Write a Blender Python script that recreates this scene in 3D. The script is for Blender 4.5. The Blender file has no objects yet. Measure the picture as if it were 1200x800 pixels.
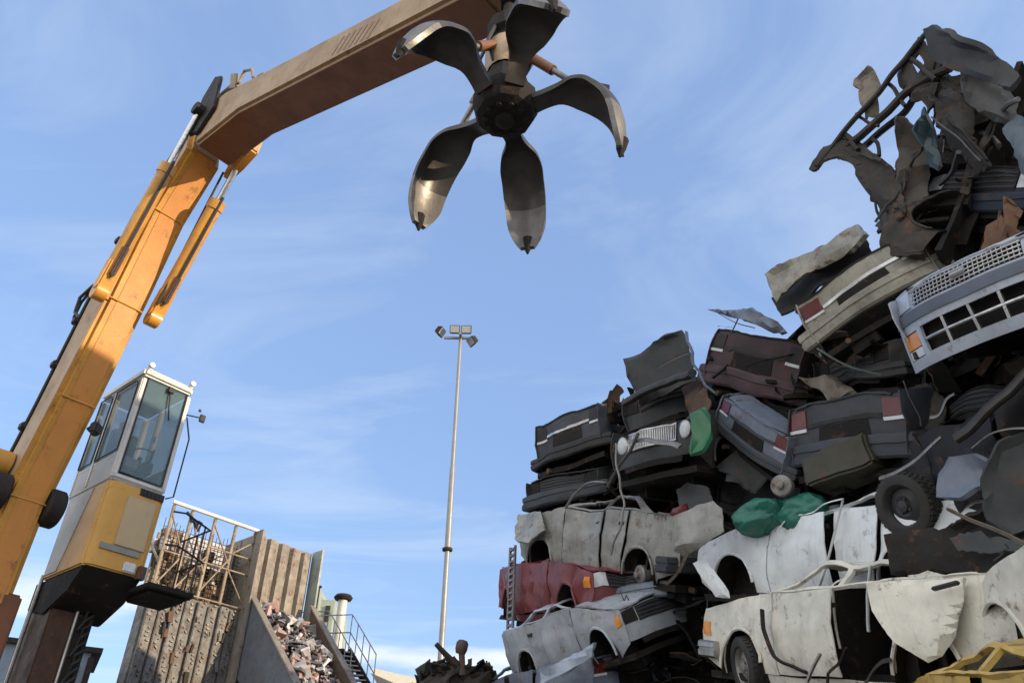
import bpy, bmesh, math, random
from mathutils import Vector, Matrix, noise, geometry
R = math.radians
rng = random.Random(7)
scene = bpy.context.scene
COL = scene.collection

# ------------------------------------------------------------------ camera
FPX = 933.0; TH = R(34.3); RO = math.atan(25/1367)
_r = Vector((1, 0, 0)); FW = Vector((0, math.cos(TH), math.sin(TH))); _u = Vector((0, -math.sin(TH), math.cos(TH)))
CX = _r*math.cos(RO) + _u*math.sin(RO); CY = -_r*math.sin(RO) + _u*math.cos(RO)
CAM = Vector((0, 0, 1.6))
cd = bpy.data.cameras.new('camera'); cam = bpy.data.objects.new('camera', cd); COL.objects.link(cam)
m = Matrix((CX, CY, -FW)).transposed().to_4x4(); m.translation = CAM; cam.matrix_world = m
cd.sensor_width = 36; cd.lens = 36*FPX/1200; cd.clip_end = 2000; cd.clip_start = 0.1
scene.camera = cam
def ray(u, v): return CX*((u-600)/FPX) + CY*((400-v)/FPX) + FW
def hit(u, v, P, n):
    d = ray(u, v); return CAM + d*((Vector(P)-CAM).dot(n)/d.dot(n))
# pile face: vertical plane, s along the face to the near right, q into the heap
PD = Vector((.552, -.834, 0)); PN = Vector((-.834, -.552, 0)); P0 = Vector((-.4, 14, 0))
def pp(u, v, q=0): return hit(u, v, P0 - PN*q, PN)
def sp(s, q, z): return P0 + PD*s - PN*q + Vector((0, 0, z))
# machine frame: h towards the grapple, r away to the right, z up
MO = Vector((-5.093, 9.546, 0)); H = Vector((.7633, -.6461, 0)); RV = Vector((.6461, .7633, 0)); Z = Vector((0, 0, 1))
def mf(h, r, z): return MO + H*h + RV*r + Z*z

# ------------------------------------------------------------------ world and sun
SUN_AZ, SUN_EL = R(112), R(12.8)
w = bpy.data.worlds.new('World'); scene.world = w; w.use_nodes = True
nt = w.node_tree; nt.nodes.clear()
def N(t, typ, **kw):
    n = t.nodes.new(typ)
    for k, v in kw.items(): setattr(n, k, v)
    return n
out = N(nt, 'ShaderNodeOutputWorld'); bg = N(nt, 'ShaderNodeBackground'); sky = N(nt, 'ShaderNodeTexSky')
sky.sky_type = 'NISHITA'; sky.sun_disc = False; sky.sun_elevation = SUN_EL; sky.sun_rotation = SUN_AZ
sky.air_density = 1.0; sky.dust_density = 0.6; sky.ozone_density = 2.0
tc = N(nt, 'ShaderNodeTexCoord'); sep = N(nt, 'ShaderNodeSeparateXYZ'); nt.links.new(tc.outputs['Generated'], sep.inputs[0])
mx = N(nt, 'ShaderNodeMath', operation='MAXIMUM'); mx.inputs[1].default_value = .06; nt.links.new(sep.outputs[2], mx.inputs[0])
dv = N(nt, 'ShaderNodeVectorMath', operation='DIVIDE'); nt.links.new(tc.outputs['Generated'], dv.inputs[0])
cmb = N(nt, 'ShaderNodeCombineXYZ')
for i in range(3): nt.links.new(mx.outputs[0], cmb.inputs[i])
nt.links.new(cmb.outputs[0], dv.inputs[1])
mp = N(nt, 'ShaderNodeMapping'); mp.inputs['Rotation'].default_value = (0, 0, R(30)); mp.inputs['Scale'].default_value = (.6, 1.3, 1)
nt.links.new(dv.outputs[0], mp.inputs[0])
nz = N(nt, 'ShaderNodeTexNoise'); nz.inputs['Scale'].default_value = 1.5; nz.inputs['Detail'].default_value = 9; nz.inputs['Roughness'].default_value = .6
nz.inputs['Distortion'].default_value = .9
nt.links.new(mp.outputs[0], nz.inputs['Vector'])
rp = N(nt, 'ShaderNodeValToRGB'); rp.color_ramp.elements[0].position = .46; rp.color_ramp.elements[1].position = .74
rp.color_ramp.elements[0].color = (0, 0, 0, 1); rp.color_ramp.elements[1].color = (.34, .34, .34, 1)
nt.links.new(nz.outputs['Fac'], rp.inputs[0])
# a low bright cumulus bank near the horizon
nz2 = N(nt, 'ShaderNodeTexNoise'); nz2.inputs['Scale'].default_value = 3.2; nz2.inputs['Detail'].default_value = 6
mp2 = N(nt, 'ShaderNodeMapping'); mp2.inputs['Scale'].default_value = (1, 1, 5); mp2.inputs['Location'].default_value = (.3, .1, .55)
nt.links.new(tc.outputs['Generated'], mp2.inputs[0]); nt.links.new(mp2.outputs[0], nz2.inputs['Vector'])
rp2 = N(nt, 'ShaderNodeValToRGB'); rp2.color_ramp.elements[0].position = .50; rp2.color_ramp.elements[1].position = .66
rp2.color_ramp.elements[0].color = (0, 0, 0, 1)
nt.links.new(nz2.outputs['Fac'], rp2.inputs[0])
band = N(nt, 'ShaderNodeMapRange'); band.inputs[1].default_value = .285; band.inputs[2].default_value = .235; band.inputs[3].default_value = 0; band.inputs[4].default_value = 1
nt.links.new(sep.outputs[2], band.inputs[0])
ml = N(nt, 'ShaderNodeMath', operation='MULTIPLY'); nt.links.new(rp2.outputs[0], ml.inputs[0]); nt.links.new(band.outputs[0], ml.inputs[1])
m2 = N(nt, 'ShaderNodeMath', operation='MAXIMUM'); nt.links.new(rp.outputs[0], m2.inputs[0]); nt.links.new(ml.outputs[0], m2.inputs[1])
mixc = N(nt, 'ShaderNodeMixRGB'); mixc.inputs[2].default_value = (2.6, 2.95, 3.3, 1)
veil = N(nt, 'ShaderNodeMixRGB'); veil.inputs[0].default_value = .6; veil.inputs[2].default_value = (1.05, 1.56, 2.78, 1)      # thin high cirrus veil over the whole sky
nt.links.new(sky.outputs[0], veil.inputs[1])
nt.links.new(rp.outputs[0], mixc.inputs[0]); nt.links.new(veil.outputs[0], mixc.inputs[1])
# unseen bright cloud added behind the camera to lift the shade
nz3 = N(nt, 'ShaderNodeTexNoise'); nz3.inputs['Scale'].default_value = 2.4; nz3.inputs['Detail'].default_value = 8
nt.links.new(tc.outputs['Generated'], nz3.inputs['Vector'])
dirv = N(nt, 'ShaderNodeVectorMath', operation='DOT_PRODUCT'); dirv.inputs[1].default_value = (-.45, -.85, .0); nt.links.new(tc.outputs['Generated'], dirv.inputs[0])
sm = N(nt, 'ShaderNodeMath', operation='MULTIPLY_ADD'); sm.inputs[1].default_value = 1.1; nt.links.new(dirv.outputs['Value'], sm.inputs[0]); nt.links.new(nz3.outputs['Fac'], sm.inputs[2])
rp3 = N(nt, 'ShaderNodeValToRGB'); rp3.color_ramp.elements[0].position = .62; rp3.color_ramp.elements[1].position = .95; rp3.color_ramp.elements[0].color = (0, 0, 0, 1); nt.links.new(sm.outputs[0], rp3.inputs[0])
fill_bank = N(nt, 'ShaderNodeMixRGB'); fill_bank.inputs[2].default_value = (4.7, 4.8, 4.9, 1); nt.links.new(rp3.outputs[0], fill_bank.inputs[0]); cum = N(nt, 'ShaderNodeMixRGB'); cum.inputs[2].default_value = (3.3, 3.4, 3.5, 1); nt.links.new(ml.outputs[0], cum.inputs[0]); nt.links.new(mixc.outputs[0], cum.inputs[1])
nt.links.new(cum.outputs[0], fill_bank.inputs[1])
nt.links.new(fill_bank.outputs[0], bg.inputs[0]); bg.inputs[1].default_value = .15
nt.links.new(bg.outputs[0], out.inputs[0])
sl = bpy.data.lights.new('sun', 'SUN'); sl.energy = 2.6; sl.angle = R(.5); sl.color = (1, .80, .56)
so = bpy.data.objects.new('sun', sl); COL.objects.link(so)
sd = Vector((math.sin(SUN_AZ)*math.cos(SUN_EL), math.cos(SUN_AZ)*math.cos(SUN_EL), math.sin(SUN_EL)))
so.rotation_euler = sd.to_track_quat('Z', 'Y').to_euler()
scene.view_settings.view_transform = 'Standard'; scene.view_settings.look = 'None'
scene.view_settings.exposure = 1.12; scene.view_settings.gamma = 1

# ------------------------------------------------------------------ materials
_mc = {}
def mat(name, col, rough=.5, metal=0.0, dirt=.35, dirtcol=(.07, .055, .04), rust=0.0, bump=.25, scale=3.0, coat=0.0, spec=.5, island=0.0, cover=.5, pal=None):
    """Weathered surface: base colour, dirt blotches, rust patches, scratches in the bump."""
    if name in _mc: return _mc[name]
    ma = bpy.data.materials.new(name); ma.use_nodes = True; t = ma.node_tree; b = t.nodes['Principled BSDF']
    co = N(t, 'ShaderNodeTexCoord'); L = t.links.new
    co0 = co; oi = N(t, 'ShaderNodeObjectInfo'); va = N(t, 'ShaderNodeVectorMath', operation='MULTIPLY_ADD'); va.inputs[1].default_value = (37, 53, 71)
    cv = N(t, 'ShaderNodeCombineXYZ'); [L(oi.outputs['Random'], cv.inputs[i_]) for i_ in range(3)]; L(cv.outputs[0], va.inputs[0]); L(co0.outputs['Object'], va.inputs[2])
    class co: outputs = {'Object': va.outputs[0]}
    n1 = N(t, 'ShaderNodeTexNoise'); n1.inputs['Scale'].default_value = scale; n1.inputs['Detail'].default_value = 9; n1.inputs['Roughness'].default_value = .68
    L(co.outputs['Object'], n1.inputs['Vector'])
    r1 = N(t, 'ShaderNodeMapRange'); r1.inputs[1].default_value = cover-.12; r1.inputs[2].default_value = cover+.2; r1.inputs[4].default_value = dirt
    L(n1.outputs['Fac'], r1.inputs[0])
    mx1 = N(t, 'ShaderNodeMixRGB'); mx1.inputs[1].default_value = (*col, 1); mx1.inputs[2].default_value = (*dirtcol, 1); L(r1.outputs[0], mx1.inputs[0])
    base = mx1.outputs[0]
    if island:
        g = N(t, 'ShaderNodeNewGeometry'); hs = N(t, 'ShaderNodeMapRange'); hs.inputs[3].default_value = 1-island; hs.inputs[4].default_value = 1+island*1.6
        L(g.outputs['Random Per Island'], hs.inputs[0])
        mi = N(t, 'ShaderNodeMixRGB', blend_type='MULTIPLY'); mi.inputs[0].default_value = 1; L(base, mi.inputs[1]); L(hs.outputs[0], mi.inputs[2]); base = mi.outputs[0]
        cr = N(t, 'ShaderNodeValToRGB'); cr.color_ramp.interpolation = 'CONSTANT'
        cols = pal or [(.5, .46, .4), (.30, .19, .12), (.22, .25, .30), (.55, .5, .38), (.13, .13, .14), (.42, .44, .45), (.35, .2, .13), (.2, .2, .2)]
        while len(cr.color_ramp.elements) < len(cols): cr.color_ramp.elements.new(.5)
        for i, c in enumerate(cols): cr.color_ramp.elements[i].position = i/len(cols); cr.color_ramp.elements[i].color = (*[x*.9 for x in c], 1)
        pr = N(t, 'ShaderNodeMath', operation='MULTIPLY'); pr.inputs[1].default_value = 7.31; L(g.outputs['Random Per Island'], pr.inputs[0])
        fr = N(t, 'ShaderNodeMath', operation='FRACT'); L(pr.outputs[0], fr.inputs[0]); L(fr.outputs[0], cr.inputs[0])
        mj = N(t, 'ShaderNodeMixRGB', blend_type='MULTIPLY'); mj.inputs[0].default_value = 1; L(base, mj.inputs[1]); L(cr.outputs[0], mj.inputs[2]); base = mj.outputs[0]
    if rust:
        n2 = N(t, 'ShaderNodeTexNoise'); n2.inputs['Scale'].default_value = scale*2.1; n2.inputs['Detail'].default_value = 10; n2.inputs['Roughness'].default_value = .75
        L(co.outputs['Object'], n2.inputs['Vector'])
        r2 = N(t, 'ShaderNodeMapRange'); r2.inputs[1].default_value = .60-.12*rust; r2.inputs[2].default_value = .70-.10*rust; r2.inputs[4].default_value = min(1, .5+rust)
        L(n2.outputs['Fac'], r2.inputs[0])
        mx2 = N(t, 'ShaderNodeMixRGB'); mx2.inputs[2].default_value = (.13, .055, .025, 1); L(r2.outputs[0], mx2.inputs[0]); L(base, mx2.inputs[1]); base = mx2.outputs[0]
    ms = N(t, 'ShaderNodeMapping'); ms.inputs['Scale'].default_value = (7, 7, .9); L(co.outputs['Object'], ms.inputs[0])
    n4 = N(t, 'ShaderNodeTexNoise'); n4.inputs['Scale'].default_value = 2.2; n4.inputs['Detail'].default_value = 7; n4.inputs['Roughness'].default_value = .7; L(ms.outputs[0], n4.inputs['Vector'])
    r4 = N(t, 'ShaderNodeMapRange'); r4.inputs[1].default_value = .54; r4.inputs[2].default_value = .74; r4.inputs[4].default_value = dirt*.75; L(n4.outputs['Fac'], r4.inputs[0])
    mx4 = N(t, 'ShaderNodeMixRGB'); mx4.inputs[2].default_value = (*[c*.7 for c in dirtcol], 1); L(r4.outputs[0], mx4.inputs[0]); L(base, mx4.inputs[1]); base = mx4.outputs[0]
    L(base, b.inputs['Base Color'])
    rr = N(t, 'ShaderNodeMapRange'); rr.inputs[3].default_value = rough; rr.inputs[4].default_value = min(1, rough+.4); L(r1.outputs[0], rr.inputs[0]); L(rr.outputs[0], b.inputs['Roughness'])
    b.inputs['Metallic'].default_value = metal; b.inputs['Specular IOR Level'].default_value = spec
    if coat: b.inputs['Coat Weight'].default_value = coat; b.inputs['Coat Roughness'].default_value = .15
    if bump:
        n3 = N(t, 'ShaderNodeTexNoise'); n3.inputs['Scale'].default_value = 14; n3.inputs['Detail'].default_value = 6; L(co.outputs['Object'], n3.inputs['Vector'])
        bp = N(t, 'ShaderNodeBump'); bp.inputs['Strength'].default_value = bump; bp.inputs['Distance'].default_value = .02; L(n3.outputs['Fac'], bp.inputs['Height']); L(bp.outputs[0], b.inputs['Normal'])
    _mc[name] = ma; return ma
def paint(name, col, dirt=.45, rust=.35, rough=.40):
    lum = max(col); dk = lum < .12; return mat('paint_'+name, col, rough+.1*dk, 0, min(.85, dirt+.10), (.03+.10*lum, .027+.09*lum, .023+.075*lum), rust+.12, .16, 2.6, 0 if dk else .15, .22 if dk else .5)
def glass(name, col, alpha=.45):
    if name in _mc: return _mc[name]
    ma = bpy.data.materials.new(name); ma.use_nodes = True; t = ma.node_tree; b = t.nodes['Principled BSDF']
    b.inputs['Base Color'].default_value = (*col, 1); b.inputs['Roughness'].default_value = .04; b.inputs['Alpha'].default_value = alpha
    b.inputs['Specular IOR Level'].default_value = .6
    co = N(t, 'ShaderNodeTexCoord'); n1 = N(t, 'ShaderNodeTexNoise'); n1.inputs['Scale'].default_value = 5; n1.inputs['Detail'].default_value = 6
    t.links.new(co.outputs['Object'], n1.inputs['Vector']); rr = N(t, 'ShaderNodeMapRange'); rr.inputs[3].default_value = .02; rr.inputs[4].default_value = .22
    t.links.new(n1.outputs['Fac'], rr.inputs[0]); t.links.new(rr.outputs[0], b.inputs['Roughness'])
    _mc[name] = ma; return ma
DARK = mat('dark_grimy_metal', (.024, .022, .021), .6, .2, .5, (.05, .035, .022), .4, .5, spec=.25)
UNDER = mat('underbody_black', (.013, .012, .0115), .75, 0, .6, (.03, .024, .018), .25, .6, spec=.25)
BLACKP = mat('black_plastic', (.018, .019, .021), .5, 0, .5, (.09, .08, .07), 0, .2, spec=.25)
GREYP = mat('grey_bumper_plastic', (.045, .052, .066), .5, 0, .4, (.10, .09, .075), 0, .15, spec=.25)
RUBBER = mat('tyre_rubber', (.02, .02, .02), .8, 0, .5, (.08, .07, .055), 0, .4)
CHROME = mat('dull_chrome', (.5, .5, .5), .28, .9, .5, (.12, .10, .08), .2, .1)
STEELRIM = mat('steel_rim', (.30, .29, .27), .5, .5, .6, (.08, .06, .045), .5, .3)
RUSTY = mat('rusty_steel', (.14, .085, .055), .75, .3, .5, (.05, .04, .032), .7, .5)
TAN = mat('dusty_tan_metal', (.24, .21, .165), .7, .1, .6, (.07, .055, .04), .55, .5)
WORN = mat('worn_bare_steel', (.26, .25, .24), .42, .75, .5, (.07, .06, .05), .35, .25)
LAMPW = mat('clear_lamp_lens', (.62, .64, .66), .12, 0, .3, (.2, .18, .15), 0, .05, 8)
LAMPR = mat('red_lamp_lens', (.11, .008, .010), .2, 0, .35, (.03, .012, .012), 0, .05, 8)
LAMPO = mat('orange_lamp_lens', (.75, .27, .03), .15, 0, .2, (.2, .1, .04), 0, .05, 8)
PLATE = mat('plate_white', (.55, .55, .53), .4, 0, .5)
TANGLED = mat('gap_shade_tangle', (.06, .056, .052), .75, .25, .6, (.03, .026, .022), .25, .6, 3, island=.75, spec=.25)  # scrap coloured darker so the gaps between wrecks look shaded
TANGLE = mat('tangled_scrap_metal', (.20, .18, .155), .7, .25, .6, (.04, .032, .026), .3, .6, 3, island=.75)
CABLE = mat('black_cable', (.02, .02, .021), .5, 0, .4)

# ------------------------------------------------------------------ mesh building
class MB:
    def __init__(s): s.v = []; s.f = []
    def add(s, vs, fs):
        k = len(s.v); s.v += [Vector(p) for p in vs]; s.f += [tuple(i+k for i in f) for f in fs]; return s
    def box(s, c, d, M=None, seg=1):
        c = Vector(c); bm = bmesh.new(); bmesh.ops.create_cube(bm, size=1)
        if seg > 1: bmesh.ops.subdivide_edges(bm, edges=bm.edges[:], cuts=seg-1, use_grid_fill=True)
        bm.verts.index_update(); vs = []
        for q in bm.verts:
            p = Vector((q.co.x*d[0], q.co.y*d[1], q.co.z*d[2])); vs.append(c + (M @ p if M else p))
        fs = [[q.index for q in f.verts] for f in bm.faces]; bm.free(); return s.add(vs, fs)
    def beam(s, a, b, wd, ht, up=Z, seg=1):
        a = Vector(a); b = Vector(b); x = (b-a); L = x.length; x = x/L
        y = Vector(up).cross(x)
        if y.length < 1e-4: y = Vector((1, 0, 0)).cross(x)
        y.normalize(); z = x.cross(y); M = Matrix((x, y, z)).transposed()
        return s.box((a+b)/2, (L, wd, ht), M, seg)
    def tube(s, pts, r, n=8, cap=True, flat=1):
        pts = [Vector(p) for p in pts]; rs = r if isinstance(r, (list, tuple)) else [r]*len(pts)
        vs = []; fs = []; prev = None
        for i, p in enumerate(pts):
            t = (pts[min(i+1, len(pts)-1)] - pts[max(i-1, 0)]).normalized()
            if prev is None:
                x = t.orthogonal().normalized()
            else:
                x = (prev - t*prev.dot(t))
                x = x.normalized() if x.length > 1e-5 else t.orthogonal().normalized()
            prev = x; y = t.cross(x)
            for k in range(n):
                a = 2*math.pi*k/n; vs.append(p + (x*math.cos(a)*1.0 + y*math.sin(a)*flat)*rs[i])
        for i in range(len(pts)-1):
            for k in range(n): fs.append((i*n+k, i*n+(k+1) % n, (i+1)*n+(k+1) % n, (i+1)*n+k))
        if cap: fs.append(tuple(range(n-1, -1, -1))); fs.append(tuple((len(pts)-1)*n+k for k in range(n)))
        return s.add(vs, fs)
    def lathe(s, prof, o, ax, n=28):
        o = Vector(o); ax = Vector(ax).normalized(); x = ax.orthogonal().normalized(); y = ax.cross(x); vs = []; fs = []
        for (r, t) in prof:
            for k in range(n):
                a = 2*math.pi*k/n; vs.append(o + ax*t + (x*math.cos(a)+y*math.sin(a))*r)
        for i in range(len(prof)-1):
            for k in range(n): fs.append((i*n+k, i*n+(k+1) % n, (i+1)*n+(k+1) % n, (i+1)*n+k))
        return s.add(vs, fs)
    def prism(s, poly, f0, f1):
        n = len(poly); vs = [f0(*p) for p in poly] + [f1(*p) for p in poly]
        fs = [tuple(range(n-1, -1, -1)), tuple(range(n, 2*n))] + [(i, (i+1) % n, n+(i+1) % n, n+i) for i in range(n)]
        return s.add(vs, fs)
    def warp(s, fn): s.v = [fn(p) for p in s.v]; return s
    def build(s, name, ma, parent=None, smooth=40, bevel=0, inv=None, origin=None):
        me = bpy.data.meshes.new(name)
        if parent is not None and inv is None: inv = parent.matrix_world.inverted()
        vs = [(inv @ p) if inv else (p - origin if origin is not None else p) for p in s.v]
        me.from_pydata(vs, [], s.f); bm = bmesh.new(); bm.from_mesh(me)
        lo = [q for q in bm.verts if not q.link_faces]
        if lo: bmesh.ops.delete(bm, geom=lo, context='VERTS')
        bmesh.ops.recalc_face_normals(bm, faces=bm.faces[:])
        if bevel:
            ed = [e for e in bm.edges if len(e.link_faces) == 2 and e.calc_face_angle(0) > .5]
            bmesh.ops.bevel(bm, geom=ed, offset=bevel, segments=2, affect='EDGES', clamp_overlap=True)
        bm.to_mesh(me); bm.free()
        if smooth:
            me.polygons.foreach_set('use_smooth', [True]*len(me.polygons)); me.set_sharp_from_angle(angle=R(smooth))
        me.materials.append(ma); o = bpy.data.objects.new(name, me); COL.objects.link(o)
        if origin is not None and parent is None: o.location = origin; 
        if parent is not None: o.parent = parent
        return o
def tag(o, label=None, cat=None, group=None, kind=None):
    if label: o['label'] = label
    if cat: o['category'] = cat
    if group: o['group'] = group
    if kind: o['kind'] = kind
    return o
def empty(name, M, label, cat, group=None):
    o = bpy.data.objects.new(name, None); COL.objects.link(o)
    o.matrix_world = M if isinstance(M, Matrix) else Matrix.Translation(M); o.empty_display_size = .2
    o.matrix_basis = o.matrix_world.copy(); return tag(o, label, cat, group)
def centre(mb):
    c = Vector((0, 0, 0))
    for p in mb.v: c += p
    return c/len(mb.v)
def solo(mb, name, ma, label, cat, group=None, kind=None, smooth=40, bevel=0):
    return tag(mb.build(name, ma, None, smooth, bevel, origin=centre(mb)), label, cat, group, kind)

def inpoly(x, y, poly):
    c = False; j = len(poly)-1
    for i in range(len(poly)):
        a, b = poly[i], poly[j]
        if (a[1] > y) != (b[1] > y) and x < (b[0]-a[0])*(y-a[1])/(b[1]-a[1]) + a[0]: c = not c
        j = i
    return c
def cdt(poly, holes, step, jit=0.0):
    pts = []; eds = []; rn = random.Random(len(poly)*31+len(holes))
    for lp in [poly]+holes:
        k0 = len(pts)
        for i, a in enumerate(lp):
            b = lp[(i+1) % len(lp)]; n = max(1, int(math.hypot(b[0]-a[0], b[1]-a[1])/step+.5))
            for k in range(n): pts.append(Vector((a[0]+(b[0]-a[0])*k/n, a[1]+(b[1]-a[1])*k/n)))
        k1 = len(pts); eds += [(i, i+1 if i+1 < k1 else k0) for i in range(k0, k1)]
    xs = [p[0] for p in poly]; ys = [p[1] for p in poly]; y = min(ys)+step*.5; row = 0
    while y < max(ys):
        x = min(xs)+step*(.25+.5*(row % 2))
        while x < max(xs):
            q = (x+rn.uniform(-jit, jit)*step, y+rn.uniform(-jit, jit)*step)
            if inpoly(*q, poly) and not any(inpoly(*q, h) for h in holes): pts.append(Vector(q))
            x += step
        y += step*.87; row += 1
    vs, _, fs, *_r2 = geometry.delaunay_2d_cdt(pts, eds, [], 0, 1e-5)
    keep = []
    for f in fs:
        cx = sum(vs[i][0] for i in f)/len(f); cy = sum(vs[i][1] for i in f)/len(f)
        if inpoly(cx, cy, poly) and not any(inpoly(cx, cy, h) for h in holes): keep.append(tuple(f))
    return vs, keep
def shell(vs3, fs, outv, thick):
    """Double-walled sheet from a triangulated surface; outv points to its outside."""
    nv = [Vector((0, 0, 0)) for _ in vs3]; tot = Vector((0, 0, 0))
    for f in fs:
        n = (vs3[f[1]]-vs3[f[0]]).cross(vs3[f[2]]-vs3[f[0]]); tot += n
        for i in f: nv[i] += n
    if tot.dot(outv) < 0: nv = [-n for n in nv]; fs = [tuple(reversed(f)) for f in fs]
    used = {i for f in fs for i in f}; n = len(vs3)
    inner = [p - (q.normalized()*thick if q.length > 1e-9 else Vector((0, 0, 0))) for p, q in zip(vs3, nv)]
    ec = {}
    for f in fs:
        for i in range(len(f)):
            a, b = f[i], f[(i+1) % len(f)]; ec[(a, b)] = 1
    allf = list(fs) + [tuple(i+n for i in reversed(f)) for f in fs]
    for (a, b) in ec:
        if (b, a) not in ec: allf.append((b, a, a+n, b+n))
    idx = {}; vs = []
    for f in allf:
        for i in f:
            if i not in idx: idx[i] = len(vs); vs.append(vs3[i] if i < n else inner[i-n])
    return vs, [tuple(idx[i] for i in f) for f in allf]
def panel(mb, poly, fmap, outv, thick=.012, holes=(), step=.09, post=None):
    vs, fs = cdt(poly, list(holes), step)
    p3 = [Vector(fmap(v[0], v[1])) for v in vs]
    if post: p3 = [post(p) for p in p3]
    return mb.add(*shell(p3, fs, Vector(outv), thick))

class Thing:
    def __init__(s, name, M, label, cat, group=None):
        s.M = M if isinstance(M, Matrix) else Matrix.Translation(Vector(M)); s.root = empty(name, s.M, label, cat, group); s.inv = s.M.inverted()
    def part(s, mb, name, ma, smooth=40, bevel=0, on=None, label=None):
        return tag(mb.build(name, ma, on or s.root, smooth, bevel, inv=s.inv), label)

def tri(t): t -= math.floor(t); return abs(2*t-1)*2-1
class Buckle:
    """Straight folds and flat facets, the way sheet metal gives way."""
    def __init__(s, seed, amp, n=4, f=(.7, 1.9)):
        r = random.Random(seed*17+3); rv = lambda: Vector((r.uniform(-1, 1), r.uniform(-1, 1), r.uniform(-1, 1))).normalized()
        s.w = [(rv()*r.uniform(*f), r.random(), rv(), r.uniform(.5, 1)*amp, Vector((r.uniform(-9, 9), r.uniform(-9, 9), r.uniform(-9, 9)))) for _ in range(n)]
    def __call__(s, p):
        d = Vector((0, 0, 0))
        for k, ph, v, a, o in s.w:
            msk = noise.noise(p*.7+o)*1.3+.25
            if msk > 0: d += v*(a*tri(p.dot(k)+ph+.10*noise.noise(p*1.5+o))*min(1, msk))
        return d
# ------------------------------------------------------------------ wrecked cars
def pose(A, B, pA, pB, q, up, far=False):
    """Stand a car so that two of its own points are met in the heap; up is the way its roof faces."""
    A = Vector(A); B = Vector(B); PA = pp(*pA, q); d = ray(*pB); L = (B-A).length
    o = CAM-PA; a = d.dot(d); b = 2*o.dot(d); c = o.dot(o)-L*L; disc = b*b-4*a*c
    if disc < 0:
        t = -b/(2*a); print('pose: gap', round((o+d*t).length, 2), 'against', round(L, 2), pA)
    else: t = (-b+(1 if far else -1)*math.sqrt(disc))/(2*a)
    PB = CAM+d*t
    e1 = (B-A).normalized(); l2 = Vector((0, 0, 1)); l2 = (l2-e1*l2.dot(e1)).normalized(); l3 = e1.cross(l2)
    w1 = (PB-PA).normalized(); w2 = Vector(up); w2 = (w2-w1*w2.dot(w1)).normalized(); w3 = w1.cross(w2)
    Q = Matrix((w1, w2, w3)).transposed() @ Matrix((e1, l2, l3))
    M = Q.to_4x4(); M.translation = PA - Q @ A
    return M

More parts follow.
